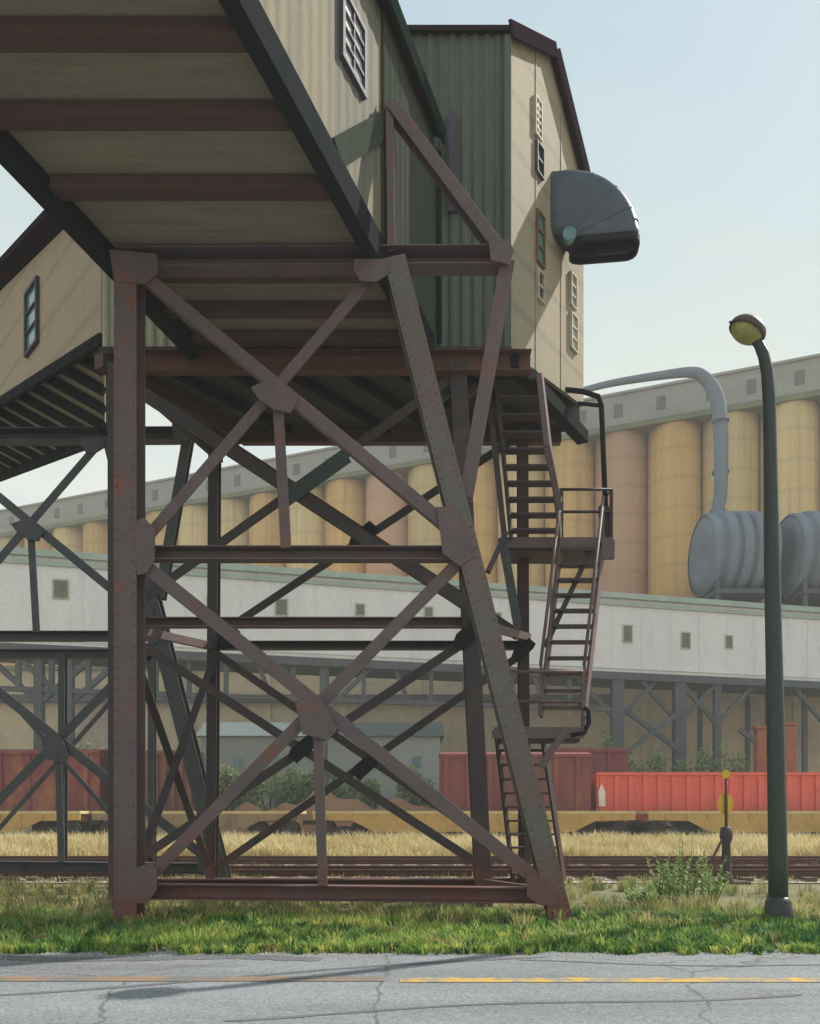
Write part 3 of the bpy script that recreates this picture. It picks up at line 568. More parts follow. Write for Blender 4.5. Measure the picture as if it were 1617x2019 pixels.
# ------------------------------------------------------------ staircase
stc = thing('staircase', (2.4,16,0), 'rusty open steel staircase with landings climbing the right side of the trestle', 'staircase')
def flight(aL, aR, bL, bR, n, mst, mstR=None, rails=True, tread='steel_dark'):
    aL, aR, bL, bR = [P(*q) for q in (aL,aR,bL,bR)]
    d = (bL-aL); side = (aR-aL).normalized()
    MB().bar(aL, bL, .05, .2, (0,0,1)).build('stringer', mst, stc); MB().bar(aR, bR, .05, .2, (0,0,1)).build('stringer', mstR or mst, stc)
    fl = Vector((d.x,d.y,0)).normalized()
    for k in range(n):
        t = (k+.5)/n; p = aL.lerp(bL,t); q = aR.lerp(bR,t); p.z = q.z = (p.z+q.z)/2
        m = MB(); m.bar(p+side*.03, q-side*.03, .045, .24, (0,0,1)) if False else m.prism(p+side*.03, q-side*.03, [(-.12,-.02),(.12,-.02),(.12,.02),(-.12,.02)], (0,0,1))
        m.build('tread', tread, stc)
    if rails:
        for s_, m2 in ((aL,bL),(aR,bR)):
            MB().tube([s_+up*.95, m2+up*.95], .032, 8).build('handrail', mst, stc)
            for t in (.02,.5,.98):
                p = s_.lerp(m2,t); MB().bar(p, p+up*.95, .045, .045).build('baluster', mst, stc)
flight((978,735,14.95),(1066,735,14.95),(1008,1062,16.3),(1106,1062,16.3), 10, 'steel_dark', 'steel', False)
flight((1106,1072,16.3),(1190,1072,16.3),(1066,1412,15.1),(1152,1412,15.1), 11, 'steel', 'steel', True)
flight((978,1436,15.3),(1068,1436,15.3),(1012,1735,16.6),(1112,1735,16.6), 11, 'steel_dark', 'steel_dark', False)
# landings
def landing(p0, p1, Y0, Y1, m='steel', t=.13):
    a = P(*p0,Y0); b = P(*p1,Y0); z = a.z
    sh_ = .0
    MB().box((a.x,Y0,z-t),(b.x,Y1,z)).build('landing', m, stc, .005)
    MB().box((a.x-.01,Y0-.03,z-t-.06),(b.x+.01,Y0-.001,z+.02)).build('landing_edge', 'steel', stc)
    MB().box((a.x+.05,Y0+.05,z-t-.12),(b.x-.05,Y1-.05,z-t-.001)).build('landing_frame', 'steel_dark', stc)
    return a, b, z
a,b,z = landing((998,1062),(1206,1062),16.3,17.2)
for (x_,y_) in ((b.x,16.33),(b.x,17.15),(P(1108,0,16.3).x,16.33)):
    MB().bar((x_,y_,z),(x_,y_,z+1.0),.06,.06).build('baluster','steel_red',stc)
for h in (.55,1.0):
    MB().tube([(P(1104,0,16.3).x,16.33,z+h),(b.x,16.33,z+h),(b.x,17.15,z+h)],.03,8).build('handrail','steel_dark',stc)
a2,b2,z2 = landing((975,1436),(1150,1436),15.0,15.5)
for h in (.5,1.05):
    MB().tube([(P(1000,0,15).x,15.03,z2+h),(b2.x,15.03,z2+h),(b2.x+.02,15.45,z2+h)],.035,8).build('handrail','steel',stc)
for x_ in (P(1012,0,15).x, b2.x): MB().bar((x_,15.03,z2),(x_,15.03,z2+1.05),.06,.06).build('baluster','steel',stc)
MB().tube([P(1152,1395,14.98),P(1160,1402,14.98),P(1161,1425,14.98),P(1152,1445,14.98),P(1125,1450,14.98)],.045,8).build('guard_loop','edge',stc)
MB().bar(P(1118,1436,15.0),P(1066,1512,15.0),.13,.1).build('bracket','steel',stc)
# tall guard rail at top right, hangers
MB().tube([P(1112,768,16.6),P(1150,772,16.6),P(1180,782,16.6),P(1186,800,16.6),P(1190,900,16.6),P(1194,1000,16.6)],.055,8).build('guard_post','edge',stc)
MB().tube([P(1140,795,16.6),P(1186,800,16.6)],.04,8).build('guard_post','edge',stc)
MB().bar(P(1190,1000,16.5),P(1196,1070,16.4),.2,.1).build('post_bracket','steel_red',stc)
MB().bar(P(1198,1066,16.2),P(1198,1102,16.2),.26,.12).build('post_bracket','steel',stc)
MB().bar(P(1062,738,14.85),P(1078,880,14.85),.10,.06).build('hanger','steel',stc)
MB().bar(P(1078,880,14.86),P(1104,1005,15.6),.11,.06).build('hanger','steel',stc)
MB().bar(P(962,760,15.3),P(1008,1180,15.9),.10,.08).build('hanger','steel_dark',stc)
MB().bar(P(990,1060,15.6),P(1022,1240,16),.16,.10).build('hanger','steel_blue',stc)
MB().bar(P(998,1050,15.6),P(962,1128,15.2),.10,.08).build('bracket','steel_dark',stc)
MB().bar(P(1164,1085,16.3),P(1075,1275,15.6),.10,.06).build('brace','steel_dark',stc)
MB().bar(P(940,760,15.2),P(900,800,15.2),.12,.1).build('bracket','steel',stc)
MB().bar(P(862,788,14.7),P(912,742,14.7),.2,.1).build('bracket','steel_green',stc)
lx = P(1000,1440,15.3).x
MB().bar((P(1040,0,16).x,16.0,0),(P(1040,0,16).x,16.0,z2),.1,.1).build('post','steel_dark',stc)

# ------------------------------------------------------------ lamp post
lp = thing('lamp_post', (P(1535,0,12.4).x,12.4,0), 'dark green street lamp with swan neck and oval head on the verge', 'street lamp')
lx = P(1535,0,12.4).x
pts = [(lx,12.4,-.05),P(1534,1700,12.4),P(1529,1400,12.4),P(1522,1100,12.4),P(1519,900,12.4),P(1517,790,12.4),P(1513,735,12.4),P(1506,700,12.4),P(1496,678,12.4),P(1484,665,12.4)]
MB().tube(pts, [.145,.14,.128,.115,.10,.095,.09,.085,.075,.065], 18).build('pole','lamp_green',lp)
MB().tube([(lx,12.4,-.05),(lx,12.4,.05),(lx,12.4,.32),(lx,12.4,.40)], [.24,.22,.19,.15], 18).build('base','lamp_green',lp)
hd = P(1474,652,12.4)
bm = bmesh.new(); bmesh.ops.create_uvsphere(bm, u_segments=24, v_segments=14, radius=1)
hb = MB(); Mx = Matrix.Translation(hd)@Matrix.Rotation(R(28),4,'Y')@Matrix.Diagonal((.29,.24,.19,1))
bm.verts.ensure_lookup_table()
hb.add([Mx@v.co for v in bm.verts], [tuple(v.index for v in f.verts) for f in bm.faces if f.calc_center_median().z > -.25], True)
h_ = hb.build('lamp_head','bronze',lp); so = h_.modifiers.new('s','SOLIDIFY'); so.thickness=.012
hb = MB(); Mx2 = Matrix.Translation(hd)@Matrix.Rotation(R(28),4,'Y')@Matrix.Diagonal((.262,.215,.17,1))
hb.add([Mx2@v.co for v in bm.verts], [tuple(v.index for v in f.verts) for f in bm.faces if f.calc_center_median().z < -.1], True)
hb.build('lens','lens',lp); bm.free()
MB().tube([P(1452,640,12.4)+Vector((0,0,.0)),P(1438,634,12.4)], [.05,.015], 8).build('lamp_tip','bronze',lp)

# ------------------------------------------------------------ switch stand
ss = thing('switch_stand', (P(1432,0,19.0).x,19.0,0), 'railway switch stand with yellow disc targets beside the near rails', 'switch stand')
sx = P(1432,0,19.0).x
def zz(py): return P(0,py,19.0).z
MB().tube([(sx,19,-.02),(sx,19,.12),(sx,19,.2),(sx,19,zz(1665)),(sx,19,zz(1650)),(sx,19,zz(1632)),(sx,19,zz(1630))], [.17,.16,.12,.095,.15,.13,.05], 14).build('stand','plum',ss)
MB().tube([(sx,19,zz(1640)),(sx,19,zz(1535))], .035, 8).build('spindle','rail',ss)
def disc(x,z,rx,rz,y0,m,nm):
    MB().poly([(x+rx*math.cos(k*math.pi/12), z+rz*math.sin(k*math.pi/12)) for k in range(24)], .02, y0).build(nm,m,ss)
disc(sx, zz(1585), .18,.27, 19.04,'signal_yellow','target'); disc(sx, zz(1527), .10,.11, 18.99,'signal_yellow','target')
MB().bar((sx-.08,18.95,zz(1650)),(sx-.40,18.8,zz(1692)),.05,.04).build('lever','rail',ss)
MB().box((sx-.5,18.8,-.01),(sx+.5,19.25,.07)).build('head_timber','sleeper',ss)

# ------------------------------------------------------------ railway tracks
def track(Y, x0, x1, label, sleepers=True, group='railway tracks across the yard', step=.75):
    t = thing('railway_track', (0,Y,0), label, 'railway track', group)
    for yy in (Y-.75, Y+.75):
        MB().prism((x0,yy,0),(x1,yy,0),[(-.07,.10),(.07,.10),(.07,.125),(.015,.14),(.015,.22),(.04,.235),(.04,.27),(-.04,.27),(-.04,.235),(-.015,.22),(-.015,.14),(-.07,.125)],(0,0,1)).build('rail','rail',t)
    if sleepers:
        x = x0+.4; proto = None
        while x < x1 and len(t.children)<99:
            if proto is None:
                proto = MB().box((x-.12,Y-1.25,.0),(x+.12,Y+1.25,.10)).build('sleeper','sleeper',t); px0 = x
            else:
                c = proto.copy(); sc.collection.objects.link(c); c.location.x = x-px0+random.uniform(-.03,.03); c.parent = t
            x += step
track(20.75,-26,26,'rusty railway track just behind the trestles, nearest to the road')
track(25.3,-30,30,'second rusty railway track from the road, before the dry grass')
track(46,-45,45,'railway track under the yellow flat cars')
track(49.5,-48,48,'railway track under the red freight cars, behind the flat cars')

# ------------------------------------------------------------ freight cars
def truckset(parent, x, Y, s=1):
    tb = MB(); 
    for yy in (Y-.95,Y+.9):
        tb.box((x-1.25,yy,.42),(x+1.25,yy+.1,.62)); tb.box((x-.4,yy-.02,.32),(x+.4,yy+.12,.80)); 
    tb.box((x-.2,Y-.9,.55),(x+.2,Y+.9,.85))
    t = tb.build('truck','wheel',parent)
    for dx in (-.9,.9):
        for yy in (Y-.80,Y+.70):
            MB().tube([(x+dx,yy,.27+.46),(x+dx,yy+.12,.27+.46)], .46, 20).build('wheel','wheel',t)
def flatcar(px0, px1, Y, label, my='yellow'):
    x0, x1 = P(px0,0,Y).x, P(px1,0,Y).x; r = thing('flat_car', ((x0+x1)/2,Y,0), label, 'flat car', 'ochre flat cars on the nearer freight track')
    zt = P(0,1599,Y).z
    MB().box((x0,Y-1.45,zt-.16),(x1,Y+1.45,zt)).build('deck','deck',r)
    sb = MB(); xa = x0+2.2; xb = x1-2.2
    sb.poly([(x0+.02,zt-.16),(x1-.02,zt-.16),(x1-.02,zt-.5),(xb,zt-.55),(xb-1.2,zt-1.15),(xa+1.2,zt-1.15),(xa,zt-.55),(x0+.02,zt-.5)], .12, Y-1.42)
    sb.box((x0+.3,Y-.4,zt-.6),(x1-.3,Y+.4,zt-.17)); k = x0+1
    sb.build('side_sill',my,r)
    st = MB(); 
    while k < x1: st.box((k-.05,Y-1.5,zt-.48),(k+.05,Y-1.421,zt-.17)); k += 1.15
    st.build('stake_pocket',my,r)
    truckset(r, x0+1.6, Y); truckset(r, x1-1.6, Y)
    for xx, s in ((x0,-1),(x1,1)): MB().box((min(xx,xx+s*.33),Y-.14,.95),(max(xx,xx+s*.33),Y+.14,1.2)).build('coupler','wheel',r)
flatcar(-330,178,46,'ochre flat car at the far left behind the blue grey trestle')
flatcar(200,598,46,'dull tan flat car seen through the lower bracing of the nearest trestle','tan_old')
flatcar(622,1240,46,'bright ochre flat car behind the foot of the staircase')
flatcar(1264,1772,46,'ochre flat car behind the yellow switch stand target')
def ribbed(name, px0, px1, pt_, Y, m, label, cat, zb=1.15, pitch=.85, gon=False, group=None):
    x0, x1 = P(px0,0,Y).x, P(px1,0,Y).x; zt = P(0,pt_,Y).z; r = thing(name, ((x0+x1)/2,Y,0), label, cat, group)
    b = MB()
    if gon:
        b.box((x0,Y-1.45,zb),(x1,Y-1.37,zt)); b.box((x0,Y+1.37,zb),(x1,Y+1.45,zt)); b.box((x0,Y-1.36,zb),(x0+.08,Y+1.36,zt)); b.box((x1-.08,Y-1.36,zb),(x1,Y+1.36,zt)); b.box((x0+.1,Y-1.36,zb),(x1-.1,Y+1.36,zb+.1))
    else: b.box((x0,Y-1.45,zb),(x1,Y+1.45,zt))
    b.build('body',m,r)
    ri = MB(); x = x0+.3
    while x < x1-.1:
        ri.poly([(x-.13,zb+.1),(x+.13,zb+.1),(x+.13,zt-.15),(x-.13,zt-.15)], .15, Y-1.602); x += pitch
    ri.build('rib',m,r)
    MB().box((x0-.03,Y-1.62,zt-.12),(x1+.03,Y-1.452,zt+.06)).build('top_rail',m,r); MB().box((x0-.02,Y-1.6,zb-.1),(x1+.02,Y-1.452,zb+.12)).build('bottom_rail',m,r)
    if not gon:
        MB().hexa([(x0-.05,Y-1.5,zt+.061),(x1+.05,Y-1.5,zt+.061),(x1+.05,Y+1.5,zt+.061),(x0-.05,Y+1.5,zt+.061)],[(x0-.05,Y-.3,zt+.25),(x1+.05,Y-.3,zt+.25),(x1+.05,Y+.3,zt+.25),(x0-.05,Y+.3,zt+.25)]).build('roof',m,r)
    return r, x0, x1, zt
r, x0, x1, zt = ribbed('gondola_car', 1166, 1700, 1527, 49.5, 'red', 'bright red ribbed gondola car behind the yellow switch stand', 'gondola car', gon=True)
truckset(r,x0+1.6,49.5); truckset(r,x1-1.6,49.5)
MB().poly([(P(1181,0,47.9).x,P(0,1590,47.9).z),(P(1194,0,47.9).x,P(0,1590,47.9).z),(P(1193,0,47.9).x,P(0,1560,47.9).z),(P(1186,0,47.9).x,P(0,1545,47.9).z),(P(1180,0,47.9).x,P(0,1560,47.9).z)], .03, 47.86).build('white_panel','whitepaint',r)
r, x0, x1, zt = ribbed('box_car', 868, 1155, 1492, 49.5, 'maroon', 'maroon box car behind the staircase foot, left of the bright red gondola', 'box car', pitch=1.3)
truckset(r,x0+1.6,49.5); truckset(r,x1-1.6,49.5)
MB().box((x0+3.6,47.88,1.3),(x0+6,47.96,zt-.2)).build('door','brownred',r)
r, x0, x1, zt = ribbed('box_car', 1075, 1228, 1482, 54, 'maroon', 'dark maroon box car rising above the bright red gondola', 'box car', pitch=1.2)
truckset(r,x0+1.4,54)
r, x0, x1, zt = ribbed('box_car', -260, 214, 1486, 49.5, 'crimson', 'crimson box car behind the blue grey trestle at the left edge', 'box car', pitch=1.7)
truckset(r,x0+1.6,49.5); truckset(r,x1-1.6,49.5)
r, x0, x1, zt = ribbed('freight_container', 232, 392, 1488, 49.5, 'brownred', 'short brown red freight container seen just right of the nearest column', 'container', pitch=.5, zb=.9)
for xx in (x0+.3,x1-.3): MB().box((xx-.25,48.4,.12),(xx+.25,50.6,.898)).build('support','sleeper',r)

# ------------------------------------------------------------ white elevated gallery
def wline(x):  # world point (X,Y) of white gallery front plane at pixel column
    # Y such that front face runs from (57,Y=50) to (1560,Y=63.8)
    A = Vector((P(57,0,50).x,50)); B = Vector((P(1560,0,63.8).x,63.8)); k = (x-CX)/F; D = (B-A)
    s = (k*A.y-A.x)/(D.x-k*D.y); p = A+D*s; return p, D.normalized()
wg = thing('white_gallery', (0,57,12), 'long white elevated conveyor gallery with small windows behind the trestles', 'conveyor gallery')
pL, Dw = wline(-260); pR, _ = wline(1800); Nw = Vector((-Dw.y,Dw.x)) ; 
ZWB, ZWT = EYE+330/F*50, EYE+503/F*50
def wc(p, n, z): return (p.x+Nw.x*n, p.y+Nw.y*n, z)
def wbox(p, q, n0, n1, z0, z1, nm, m, parent=wg): return MB().hexa([wc(p,n0,z0),wc(q,n0,z0),wc(q,n1,z0),wc(p,n1,z0)],[wc(p,n0,z1),wc(q,n0,z1),wc(q,n1,z1),wc(p,n1,z1)]).build(nm,m,parent)
wbox(pL,pR,0,4,ZWB,ZWT,'body','white'); wbox(pL,pR,-.35,4.3,ZWT+.001,ZWT+.4,'roof','trimgreen'); wbox(pL,pR,-.15,-.001,ZWT-.5,ZWT-.25,'eave_trim','trimgreen')
MB().hexa([wc(pL,-.2,ZWT+.4),wc(pR,-.2,ZWT+.4),wc(pR,4.2,ZWT+.4),wc(pL,4.2,ZWT+.4)],[wc(pL,1.8,ZWT+.9),wc(pR,1.8,ZWT+.9),wc(pR,2.2,ZWT+.9),wc(pL,2.2,ZWT+.9)]).build('roof_cap','white',wg)
wbox(pL,pR,-.1,3.9,ZWB-.55,ZWB-.001,'floor_girder','girder')
for px, zz0, zz1, ww in ((120,1142,1182,.5),(290,1172,1205,.42),(555,1180,1215,.45),(710,1190,1215,.35),(845,1196,1218,.35),(980,1207,1224,.35),(1237,1232,1268,.42),(1352,1246,1280,.42),(1437,1252,1280,.36),(420,1176,1206,.4)):
    p, _ = wline(px); z0 = EYE+(HY-zz1)/F*p.y; z1 = EYE+(HY-zz0)/F*p.y
    wo = wbox(p-Dw*ww, p+Dw*ww, -.06, .0, z0, z1, 'window', 'frame_cream')
    wbox(p-Dw*(ww-.1), p+Dw*(ww-.1), -.075, -.061, z0+.1, z1-.1, 'shutter', 'shutter', wo)
sm_ = MB(); k_ = 0; dd = Dw*0
tt = 2.0
while tt < (pR-pL).length:
    p = pL+Dw*tt; sm_.hexa([wc(p,-.03,ZWB),wc(p+Dw*.07,-.03,ZWB),wc(p+Dw*.07,-.001,ZWB),wc(p,-.001,ZWB)],[wc(p,-.03,ZWT-.51),wc(p+Dw*.07,-.03,ZWT-.51),wc(p+Dw*.07,-.001,ZWT-.51),wc(p,-.001,ZWT-.51)]); tt += 2.44
sm_.build('panel_seam','white',wg)
wbox(pL,pR,-.12,-.04,ZWB+.25,ZWB+.33,'conduit','white')
# supports
def wbeam(p, a, q, b, w_, nm='leg', n=.4, m='girder'):
    MB().bar(wc(p,n,a), wc(q,n,b), w_, w_).build(nm, m, wg)
for px in (-120,75,135,640,1222,1345,1420,1640):
    p,_ = wline(px); wbeam(p,0,p,ZWB-.5,.85 if px in (1222,1345) else .5); 
    for sgn in (-1,1):
        wbeam(p+Dw*sgn*3.2, ZWB-.5, p, ZWB-3.6, .32, 'brace'); 
for a, b in ((1240,1340),(1340,1240)):
    pa,_ = wline(a); pb,_ = wline(b); wbeam(pa, EYE+(HY-1405)/F*pa.y, pb, EYE+(HY-1480)/F*pb.y, .35, 'brace', 0)
pa, _ = wline(-200); pb, _ = wline(1240)
wbox(pa,pb,.2,.5,ZWB-2.9,ZWB-2.6,'lower_chord','girder')
px = -100
while px < 1150:
    p,_ = wline(px); q,_ = wline(px+24); wbeam(p,ZWB-.55,q if px%3==0 else p,ZWB-2.6,.28,'strut',.35); px += 62+((px*7)%13)

# ------------------------------------------------------------ grain elevator
ge = thing('grain_elevator', (0,85,0), 'row of tall ochre and pink concrete silos with grey roof gallery, farthest back', 'grain elevator')
gA = Vector((P(57,0,110.5).x,110.5)); gB = Vector((P(1560,0,75).x,75)); gD = (gB-gA).normalized(); gN = Vector((gD.y,-gD.x))
if gN.y > 0: gN = -gN
ztop = EYE+810/F*75; rad = 2.62; L = (gB-gA).length; s = -26; k = 0
seq = ['silo_a','silo_b','silo_a','silo_c','silo_b','silo_a','silo_b','silo_a','silo_c','silo_a','silo_b','silo_b']
while s < L+16:
    c = gA+gD*s-gN*rad
    m = MB().tube([(c.x,c.y,0),(c.x,c.y,ztop-.01)], rad, 40)
    m.build('silo', seq[k%12], ge); s += 5.22; k += 1
def gbox(s0,s1,n0,n1,z0,z1,nm,m,par=ge):
    q = lambda s_,n_,z_: (*(gA+gD*s_+gN*n_),z_)
    return MB().hexa([q(s0,n0,z0),q(s1,n0,z0),q(s1,n1,z0),q(s0,n1,z0)],[q(s0,n0,z1),q(s1,n0,z1),q(s1,n1,z1),q(s0,n1,z1)]).build(nm,m,par)
gbox(-28,L+18,-5.4,.12,ztop,ztop+.55,'ledge','ledge')
gbox(-28,L+18,-4.9,-.35,ztop+.551,ztop+3.7,'roof_gallery','silo_top'); gbox(-28,L+18,-5.1,-.15,ztop+3.701,ztop+3.95,'gallery_roof','silo_top')
s = -24; k = 0
while s < L+16:
    wz = ztop+1.5
    wo = gbox(s,s+.85,-.349,-.30,wz,wz+1.3,'window','shutter')
    if k%2 == 0: 
        c = gA+gD*(s+1.8)-gN*2.0
        MB().tube([(c.x,c.y,ztop+3.95),(c.x,c.y,ztop+4.5),(c.x,c.y,ztop+4.5),(c.x,c.y,ztop+4.9)], [.22,.22,.45,.08], 10).build('roof_vent','girder',ge)
    s += 3.6+(k%3)*.5; k += 1

# big return pipe in front of the silos
pp = thing('duct_pipe', (P(1420,0,72).x,72,0), 'slate blue pipe arching over the silo roof and turning down, right of the staircase', 'pipe')
pts = [P(1120,778,73),P(1200,757,73),P(1290,742,73),P(1360,734,73),P(1385,742,73),P(1405,765,73),P(1417,800,72.8),P(1421,850,72.5),P(1422,920,72.2),P(1420,980,72),P(1414,1020,72),P(1414,1180,72)]
def smooth(pts, rr_, k=5):
    o=[];q=[]
    for i in range(len(pts)-1):
        a,b,c,d = pts[max(i-1,0)],pts[i],pts[i+1],pts[min(i+2,len(pts)-1)]
        for j in range(k):
            t=j/k; o.append(.5*((2*b)+(c-a)*t+(2*a-5*b+4*c-d)*t*t+(3*b-a-3*c+d)*t**3)); q.append(rr_[i]+(rr_[i+1]-rr_[i])*t)
    return o+[pts[-1]], q+[rr_[-1]]
MB().tube(*smooth(pts, [.25,.3,.36,.45,.55,.62,.64,.64,.6,.58,.55,.55]), 24).build('pipe','pipe',pp)
for py in (830,930,1010):
    a = P(1421 if py<1000 else 1415,py,72.4); MB().tube([a-up*.12,a+up*.12], .74, 16).build('flange','pipe',pp)
MB().bar((P(1414,0,72).x,72,0),(P(1414,0,72).x,72,P(0,1180,72).z),.5,.5).build('support','girder',pp)
# ribbed tanks
def tank(px0, px1, label):
    r = thing('ribbed_tank', (P((px0+px1)/2,0,68).x,68,0), label, 'tank', 'blue grey ribbed tanks behind the white gallery')
    c0, c1 = P(px0,1096,68), P(px1,1096,68); R0 = 3.55; n = 5; L_ = c1.x-c0.x
    MB().tube([(c0.x-.0,68,c0.z),(c0.x+.25,68,c0.z),(c1.x-.25,68,c0.z),(c1.x,68,c0.z)], [R0*.62,R0*.9,R0*.9,R0*.62], 40).build('shell','tank',r)
    for k in range(n):
        x = c0.x+L_*(k+.5)/n; h = L_/n*.36
        MB().tube([(x-h,68,c0.z),(x-h*.8,68,c0.z),(x+h*.8,68,c0.z),(x+h,68,c0.z)], [R0*.9,R0*(1 if 0<k<n-1 else .95),R0*(1 if 0<k<n-1 else .95),R0*.9], 40, False).build('hoop','tank',r)
    for x in (c0.x+.8, c1.x-.8):
        for y in (66,70): MB().bar((x,y,0),(x,y,c0.z-1.5),.35,.35).build('leg','girder',r)
    MB().box((c0.x+.5,65.6,c0.z-3.75),(c1.x-.5,70.4,c0.z-3.4)).build('cradle','girder',r)
    return r
tank(1378,1512,'blue grey ribbed tank just left of the lamp post, above the white gallery roof')
tank(1545,1680,'blue grey ribbed tank right of the lamp post, cut by the right edge')

# ------------------------------------------------------------ low buildings far behind
ww = thing('warehouse', (0,70.5,0), 'long beige warehouse wall under the white gallery', 'warehouse')
MB().box((-60,70,0),(60,71.8,P(0,1322,70).z)).build('wall','beige',ww)
MB().box((-60.2,69.7,P(0,1322,70).z+.001),(60.2,72,P(0,1314,70).z)).build('roof','ledge',ww)
pl = MB(); x=-58
while x<60: pl.box((x,69.85,0),(x+.5,69.999,P(0,1326,70).z)); x+=6.5
pl.build('pilaster','beige',ww)
MB().box((-50,69.4,P(0,1385,69.6).z),(18,69.84,P(0,1370,69.6).z)).build('wall_pipe','girder',ww)
bb = thing('shed', (P(630,0,60).x,62,0), 'pale blue shed with teal roof seen through the lower bracing', 'shed')
xa, xb = P(396,0,60).x, P(868,0,60).x; zt = P(0,1452,60).z
MB().box((xa,60,0),(xb,66,zt)).build('wall','bluewall',bb)
MB().hexa([(xa-.3,59.5,zt),(xb+.3,59.5,zt),(xb+.3,66.3,zt),(xa-.3,66.3,zt)],[(xa-.3,62.4,zt+1.3),(xb+.3,62.4,zt+1.3),(xb+.3,63,zt+1.3),(xa-.3,63,zt+1.3)]).build('roof','tealroof',bb)
for px in (470,540,745,822):
    a = P(px,0,60).x; fo = MB().box((a-.45,59.93,P(0,1516,60).z),(a+.45,60.02,P(0,1490,60).z)).build('window','bluewall',bb)
    MB().box((a-.35,59.91,P(0,1514,60).z),(a+.35,59.929,P(0,1492,60).z)).build('glass','glass_teal',fo)
MB().box((P(640,0,60).x-.8,59.9,0),(P(640,0,60).x+.8,60.01,P(0,1520,60).z)).build('door','tealroof',bb)
# rusty posts right
for i,(px,py,wd,lab) in enumerate(((1503,1432,.85,'broad rust orange hopper post just left of the lamp post foot of the gallery'),(1556,1425,.7,'rust orange hopper post right of the lamp post, at the right edge'))):
    a = P(px,0,52).x; t = thing('rusty_post',(a,52,0),lab,'post','rust orange posts at the right edge')
    MB().box((a-wd/2,51.7,0),(a+wd/2,52.4,P(0,py+6,52).z)).build('shaft','rust',t,.05); MB().box((a-wd/2-.1,51.6,P(0,py+6,52).z+.001),(a+wd/2+.1,52.5,P(0,py,52).z)).build('cap','rust',t)
    if i==0: MB().bar(P(1458,1438,52),P(1490,1462,52),.3,.3).build('chute','girder',t)

# earth mound behind the flat cars
mo = MB(); nx, ny = 60, 10; x0, x1 = P(400,0,50.5).x, P(900,0,50.5).x
vs = []
for i in range(nx+1):
    for j in range(ny+1):
        u, v = i/nx, j/ny; h = 3.3*abs(math.sin(math.pi*u))**.4*math.sin(math.pi*v)*(.8+.14*math.sin(u*17)+.08*math.sin(u*41+2))+random.uniform(-.06,.06)
        vs.append((x0+(x1-x0)*u, 51.2+3.2*v, max(0,h)-.03))
mo.add(vs, [(i*(ny+1)+j,(i+1)*(ny+1)+j,(i+1)*(ny+1)+j+1,i*(ny+1)+j+1) for i in range(nx) for j in range(ny)], True)
tag(mo.build('terrain_mound','mound'), kind='structure')

# ------------------------------------------------------------ vegetation
def set_tint(o, vals):
    at = o.data.attributes.new('tint','FLOAT','FACE'); at.data.foreach_set('value', vals)
def blades(name, regions, n, hmin, hmax, wd, m, label, lean=.35, clump=None, seed=1):
    rnd = random.Random(seed); V=[]; Fc=[]; T=[]
    for _ in range(n):
        x0,x1,y0,y1 = rnd.choice(regions) if len(regions)>1 else regions[0]
        y = y0+(y1-y0)*rnd.random()**1.25; x = rnd.uniform(x0,x1)*(y/y1)
        if clump and clump(x,y) < rnd.random(): continue
        cl = .5+.5*math.sin(x*1.3+math.sin(y*2.1)*1.5)*math.cos(y*1.9+x*.6)
        h = rnd.uniform(hmin,hmax)*(.6+.6*cl); a = rnd.uniform(0,6.283); dx, dy = math.cos(a), math.sin(a); ln = rnd.gauss(0,lean)*h; lt = rnd.gauss(0,lean)*h
        w_ = wd*rnd.uniform(.6,1.3); o = len(V)
        V += [(x-dx*w_,y-dy*w_,0),(x+dx*w_,y+dy*w_,0),(x+ln*.4+dx*w_*.7,y+lt*.4+dy*w_*.7,h*.6),(x+ln*.4-dx*w_*.7,y+lt*.4-dy*w_*.7,h*.6),(x+ln,y+lt,h)]
        Fc += [(o,o+1,o+2,o+3),(o+3,o+2,o+4)]; big = .5+.5*math.sin(x*.55+1.3*math.sin(y*.9)+y*.8); t = min(1,max(0,.05+.35*cl+.5*big+rnd.gauss(0,.17))); T += [t,t]
    me = bpy.data.meshes.new(name); me.from_pydata(V,[],Fc); me.materials.append(M[m]); o = bpy.data.objects.new(name, me); sc.collection.objects.link(o); set_tint(o,T)
    return tag(o, label, 'grass', kind='stuff')
def patch(x,y):
    if y < 9.68+.17*(1+math.sin(x*1.9+.7*math.sin(x*4.1))): return .04
    if math.sin(x*2.3+1.5*math.sin(y*3.1))*math.cos(y*2.7+x*.8) < -.72: return .12 
    v = .5+.5*math.sin(x*.9+y*1.7+math.sin(x*.4)*2)
    base = 1.0 if y<11.6 else max(0,.9-(.13 if x>-1.5 else .07)*(y-11.6))
    return base*(.55+.6*v)
blades('verge_grass', [(-8.6,8.6,9.62,13.6)], 66000, .04, .17, .010, 'grass', 'short bright green grass along the road edge around the trestle feet', clump=patch, seed=3)
